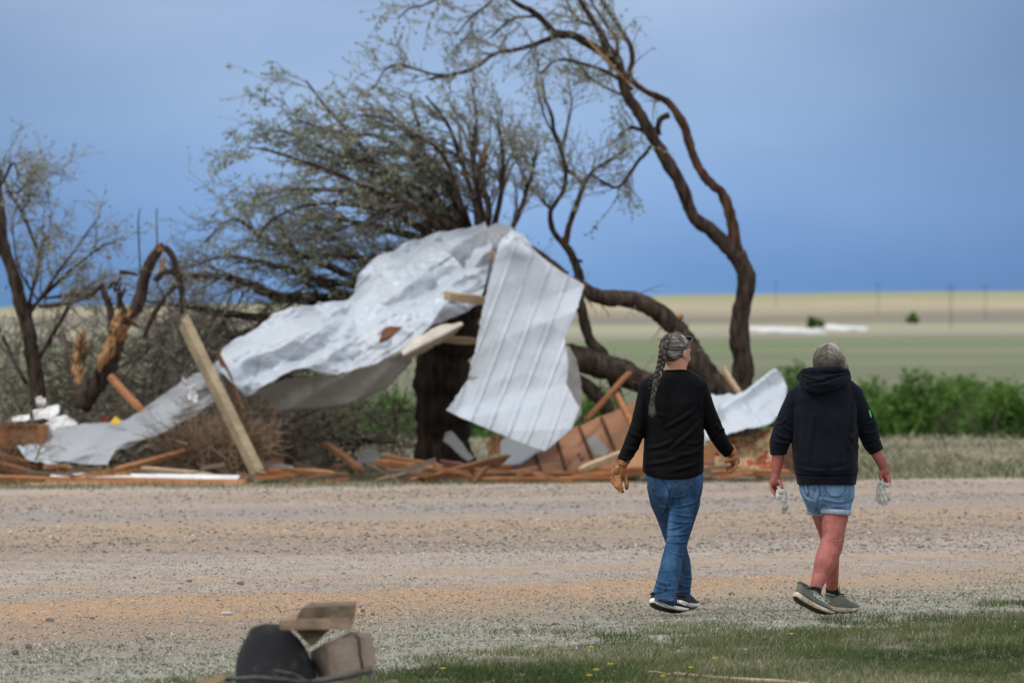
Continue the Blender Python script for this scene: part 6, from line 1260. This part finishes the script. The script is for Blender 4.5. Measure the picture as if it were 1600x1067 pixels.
QL = [(1284, 778, 22, .05), (1288, 803, 18.5, .10), (1296, 830, 15.5, .18), (1300, 846, 14.5, .22), (1301, 862, 14.3, .26), (1303, 882, 13.4, .31), (1305, 902, 10.8, .35), (1306, 921, 9.3, .38), (1307, 930, 8.0, .40)]
limb_px(b, QR, D2, 22); limb_px(b, QL, D2, 22)
fk = [(1286, 842, 1316, 840, 1.2, -3), (1286, 838, 1292, 850, 1.5, -4), (1312, 838, 1308, 852, 1.6, -3), (1284, 856, 1278, 890, 3, 5), (1304, 860, 1296, 885, 3, 4), (1266, 905, 1272, 925, 1.5, 3), (1296, 905, 1297, 925, 1.5, -3)]
bo2, bb2 = union(b, .0038, 3, 'body', M['skin_red'], w2, fk); face_parts(hc2, rot2, .98, w2)
# hooded top
b = MB()
ovals(b, [(588, 1262, 1326, .07, 0), (596, 1256, 1329, .09, 0), (606, 1243, 1335, .11, 0), (620, 1237, 1340, .13, 0), (650, 1238, 1340, .155, 0), (690, 1237, 1341, .165, 0), (720, 1238, 1341, .17, -.01), (735, 1240, 1341, .168, -.01), (742, 1243, 1339, .160, -.01), (757, 1245, 1338, .158, -.01)], D2, 36)
limb_px(b, [(1272, 603, 9, 0), (1258, 607, 12, 0), (1244, 619, 15.5, 0)], D2); limb_px(b, [(1312, 600, 9, 0), (1324, 604, 12, 0), (1334, 616, 15.5, 0)], D2)
for q in ((1244, 621, 16.4), (1334, 617, 16.4)): b.ell(P2(q[0], q[1], 0), (q[2]/FPX*D2,)*3)
limb_px(b, BL[:4]+[(1215.5, 703, 13.6, -.02), (1216, 710, 12.8, -.02)], D2, 22); limb_px(b, BR[:4]+[(1368, 700, 12.5, .05), (1371, 706, 11.6, .05)], D2, 22)
fh = [(1222, 664, 1240, 672, 2.2, 12.0), (1212, 676, 1236, 684, 2.0, 15.0), (1210, 688, 1234, 690, 1.8, 13.5), (1228, 655, 1214, 662, 2, 9.0), (1352, 662, 1368, 656, 2.0, 10.5), (1350, 676, 1374, 670, 2.0, 15.0), (1350, 688, 1374, 682, 1.8, 13.5), (1355, 696, 1375, 690, 1.8, 12.0), (1244, 640, 1242, 700, 3.5, 9.0), (1336, 630, 1330, 700, 3.5, 10.5), (1300, 640, 1316, 720, 4, 6.0), (1270, 650, 1262, 720, 4, 6.0), (1240, 728, 1290, 736, 2.5, 7.5), (1336, 724, 1300, 736, 2.5, 7.5), (1246, 742, 1336, 742, 1.6, -10.5), (1328, 680, 1344, 700, 2.5, 10.5)]
ho2, hb2 = union(b, .0055, 4, 'hooded_top', M['hoodie'], w2, fh, wob=.0065)
stitch(hb2, [(1246, 602), (1239, 630), (1237, 665)], .0018, 'seam', M['hoodie'], ho2); stitch(hb2, [(1329, 602), (1338, 630), (1340, 670)], .0018, 'seam', M['hoodie'], ho2); stitch(hb2, [(1244, 741), (1270, 743), (1310, 743), (1338, 740)], .0018, 'hem_seam', M['hoodie'], ho2)
b = MB()   # hood lying behind the neck
hr = []
for (py, l, r, hd, dy) in ((574, 1262, 1324, .080, -.03), (576, 1256, 1326, .090, -.035), (583, 1248, 1327, .105, -.045), (592, 1247.5, 1326, .115, -.06), (600, 1253, 1320, .115, -.075), (607, 1262, 1306, .09, -.085), (612, 1271, 1288, .05, -.10)): hr.append((py, l, r, hd, dy))
ovals(b, hr, D2, 30, 2.2); 
limb_px(b, [(1249, 590, 6.5, -.02), (1256, 582, 7, -.085), (1272, 580, 7, -.125), (1290, 578, 6.5, -.135), (1308, 577, 6.5, -.12), (1322, 583, 6, -.07), (1325, 592, 5, -.01)], D2, 12)
limb_px(b, [(1252, 598, 5, -.08), (1262, 606, 5.5, -.135), (1275, 609, 5, -.155), (1290, 605, 5, -.155), (1310, 596, 5, -.13), (1324, 588, 4, -.06)], D2, 12)
fh2 = [(1254, 585, 1290, 594, 1.8, 8), (1262, 600, 1310, 588, 1.8, -9), (1270, 590, 1318, 584, 1.6, 7), (1258, 594, 1280, 606, 1.5, 6), (1285, 582, 1322, 580, 1.5, -6)]
hd2, hbb = union(b, .0045, 4, 'hood', M['hoodie'], ho2, fh2, wob=.003)
patch(hb2, [(1357.0, 640), (1359.5, 641), (1361.8, 650), (1360.6, 655), (1358.4, 648)], 'sleeve_print', M['green_print'], ho2, .0016, .6)
# shorts
b = MB(); ovals(b, [(748, 1252, 1334, .135, 0), (758, 1248, 1336, .14, 0), (770, 1250, 1335.5, .14, 0), (780, 1255, 1334, .13, 0), (788, 1262, 1330, .115, .02), (795, 1272, 1322, .09, .03)], D2, 36, 2.4)
limb_px(b, [(1307, 768, 27, 0), (1306, 785, 25, -.015), (1305.5, 799, 23.2, -.03)], D2, 24); limb_px(b, [(1276, 768, 24, .02), (1282, 783, 23, .06), (1285.3, 795, 21.8, .09), (1285.6, 802, 21.5, .095)], D2, 24)
fsx = [(1281, 770, 1276, 798, 2.0, -12.6), (1284, 778, 1326, 783, 1.6, 8.4), (1284, 786, 1326, 790, 1.5, 7.0), (1256, 774, 1274, 784, 1.6, 8.4), (1262, 786, 1278, 792, 1.5, 7.0), (1290, 768, 1282, 780, 1.6, 9.8), (1300, 774, 1325, 770, 1.5, 5.6)]
sh2, sbb = union(b, .0048, 4, 'shorts', M['shorts'], w2, fsx, wob=.004)
for ring_, nm in (([(1305.5, 797.5, 24.0, -.03)], 'turned_cuff'), ([(1285.5, 801, 23.6, .10)], 'turned_cuff')):
    cx_, cy_, r_, dy_ = ring_[0]; mb = MB(); rings = []
    for (dz, k) in ((-.016, .94), (-.014, 1.0), (.0, 1.02), (.014, 1.0), (.016, .93)):
        rings.append([P2(cx_, cy_, dy_)+Vector((math.cos(a)*r_/FPX*D2*k, math.sin(a)*r_/FPX*D2*k, dz-.006*math.cos(a)-.004)) for a in np.linspace(0, 2*math.pi, 32, endpoint=False)])
    mb.ring_loft(rings); mb.build(nm, M['cuff'], sh2)
patch(sbb, [(1290, 755), (1321, 754), (1320, 770), (1311, 776), (1298, 775), (1289, 766)], 'back_pocket', M['shorts'], sh2); patch(sbb, [(1256, 757), (1262, 757), (1265, 770), (1262, 775), (1258, 768)], 'back_pocket', M['shorts'], sh2)
for q in ([(1290, 756), (1289, 766), (1298, 775), (1311, 776), (1320, 769), (1321, 755)], [(1256, 757), (1258, 768), (1262, 775)], [(1262, 757), (1265, 770), (1262, 775)]): stitch(sbb, q, .0011, 'stitching', M['thread_dark'], sh2, 3, .0035)
stitch(sbb, [(1279, 757), (1281, 766), (1284, 778)], .0018, 'seam', M['thread_dark'], sh2); stitch(sbb, [(1272, 760), (1274, 768)], .0012, 'seam', M['thread_dark'], sh2)
# shoes and socks
toe = ground_pt(1300, 967, 32.70, .002); hl = W(1233, 934, 32.58); L2 = .275; heel = toe+(hl-toe).normalized()*L2
shoe(w2, toe, heel, Vector((.32, .26, 1)), L2, ('shoe_olive', 'sole_cream'), 'HOKA', 1, ang=.10, width=.052)
toe = ground_pt(1340, 956, 33.50, .002); heel = toe+Vector((-.195, -.185, -.001)); heel.z = toe.z; shoe(w2, toe, heel, Vector((0, 0, 1)), .27, ('shoe_olive', 'sole_cream'), '', 1, lace=True, width=.052)
mb = MB(); mb.tube([P2(1270, 916, -.28), P2(1267, 932, -.30)], [.0375, .036], 16); mb.build('sock', M['sock'], w2); mb = MB(); mb.tube([P2(1306, 923, .38), P2(1307, 938, .41)], [.0385, .037], 16); mb.build('sock', M['sock'], w2)
# hair: parted behind and drawn forward to both sides
re2 = (.092, .106, .112); und = MB(); und.ell(hc2+rot2 @ Vector((0, -.010, .006)), (.080, .093, .098), rot2, 24, 16, lambda p: p if p.y < .03 or p.z > .03 else Vector((p.x*.82, p.y*.7, p.z))); und.build('hair_base', M['hair_under'], w2)
paths, rad, att = [], [], []
for i in range(1900):
    sd_ = -1 if i % 2 else 1; t0 = random.uniform(.0, 1.0)       # along the parting, from crown to nape
    th0 = .15+t0*1.95; st_ = on_ell(hc2, rot2, re2, th0, math.pi, 1.0)+rot2 @ Vector((sd_*.001+.004*math.sin(t0*9), 0, 0))
    th1 = min(2.25, 1.25+t0*.95+random.gauss(0, .22)); ph1 = sd_*random.uniform(1.0, 1.9) if t0 < .6 else sd_*random.uniform(1.4, 2.3); wv_ = random.gauss(0, .06); wf_ = random.uniform(2, 5)
    path = []
    for k in range(9):
        f = k/8; fe_ = f**.85; th = th0+(th1-th0)*(f**1.3)+.38*math.sin(f*math.pi)*(.6 if t0 < .7 else .1)+wv_*math.sin(f*wf_); ph = math.pi*sd_+(ph1-math.pi*sd_)*fe_
        path.append(on_ell(hc2, rot2, re2, min(th, 2.15), ph, 1.0+.03*math.sin(f*3)+random.uniform(0, .012)+.03*noise.noise(Vector((t0*9, sd_*4.0, f)))))
    paths.append(path); rad.append(random.uniform(.0010, .0021)); att.append(min(1, max(0, random.gauss(.40, .20)+.35*noise.noise(Vector((t0*9, sd_*4.0, 2.2)))+(.20 if sd_ > 0 and t0 < .7 else 0)-.28*t0+(.15 if t0 < .2 else 0))))
for i in range(110):   # gathered hair falling by the right ear
    s0 = on_ell(hc2, rot2, re2, 1.35+random.uniform(0, .5), random.uniform(1.3, 1.9), 1.02); e = P2(1319+random.uniform(-4, 4), 588+random.uniform(-4, 3), .02); paths.append([s0, (s0+e)/2+Vector((.016, 0, 0)), e]); rad.append(.0016); att.append(random.uniform(.5, 1))
for i in range(100):    # flyaways
    th = random.uniform(0, .9); ph = random.uniform(-3.1, 3.1); s0 = on_ell(hc2, rot2, re2, th, ph); d = (s0-hc2).normalized()*.5+Vector((random.uniform(-.8, 1.2), 0, random.uniform(-.1, .5))); L = random.uniform(.012, .04); paths.append([s0, s0+d*L*.5, s0+d*L]); rad.append(.0005); att.append(.8)
strands('hair', paths, rad, 'hair2', w2, 4, np.array(att))

# ---------- gloves carried by the hooded woman
def carried(name, label, pieces, seams, base):
    b = MB()
    for pts, r, fl in pieces: b.tube([P2(*p) for p in pts], [x/FPX*D2 for x in r], 12, flat=fl)
    v = [Vector(q) for q in b.v]; root = empty(name, P2(*base), label, 'glove', 'work gloves carried by the hooded woman')
    o, bv = union(b, .003, 2, 'knit', M['cotton'], root, wob=.003)
    for s_ in seams: stitch(bv, s_, .0014, 'seam', M['cotton_dark'], root)
carried('work_glove', 'pale work glove crumpled in the left fist of the hooded woman',
        [([(1213, 768, -.05), (1217, 767, -.06), (1223, 768, -.06), (1227, 772, -.06)], [3, 4.5, 4.5, 3.5], .7), ([(1214, 770, -.06), (1215, 776, -.07), (1217, 780, -.07)], [3.2, 3.6, 2], .6), ([(1225, 771, -.06), (1225, 778, -.06), (1223, 785, -.06)], [4.2, 4.2, 4.5], .6),
         ([(1223, 784, -.06), (1224, 791, -.06), (1229, 790, -.06)], [4.5, 5.5, 3], .5), ([(1222, 786, -.06), (1221, 795, -.06), (1221.5, 801, -.06)], [3.5, 2.6, 2], .7), ([(1230, 789, -.05), (1227, 797, -.05), (1223, 802, -.055)], [3, 2.6, 2], .7)],
        [[(1218, 770), (1220, 776), (1218, 780)], [(1222, 787), (1224, 795), (1222, 800)], [(1222, 783), (1227, 785)]], (1223, 803, -.06))
carried('work_glove', 'pale work glove with fingers dangling from the right hand of the hooded woman',
        [([(1378, 747, -.0), (1376, 754, -.01), (1375, 762, -.01), (1378, 770, -.01)], [3, 4.5, 6.5, 8.5], .55), ([(1380, 756, -.02), (1386, 758, -.02), (1391, 756, -.01)], [4, 3.5, 2.4], .6), ([(1383, 768, -.02), (1388, 776, -.02), (1390.5, 782, -.02)], [4.5, 3.6, 2.6], .75),
         ([(1378, 770, -.02), (1383, 780, -.03), (1385.5, 788, -.03)], [4.5, 3.6, 2.6], .75), ([(1374, 770, -.02), (1377, 781, -.03), (1380, 790, -.03)], [4.2, 3.4, 2.4], .75), ([(1372, 768, -.01), (1371, 778, -.02), (1375, 787, -.02)], [4.2, 3.4, 2.2], .75)],
        [[(1379, 762), (1384, 772), (1389, 781)], [(1375, 765), (1380, 776), (1384, 786)], [(1373, 770), (1376, 780), (1379, 788)], [(1377, 752), (1374, 762)], [(1381, 755), (1387, 760)]], (1380, 792, -.02))
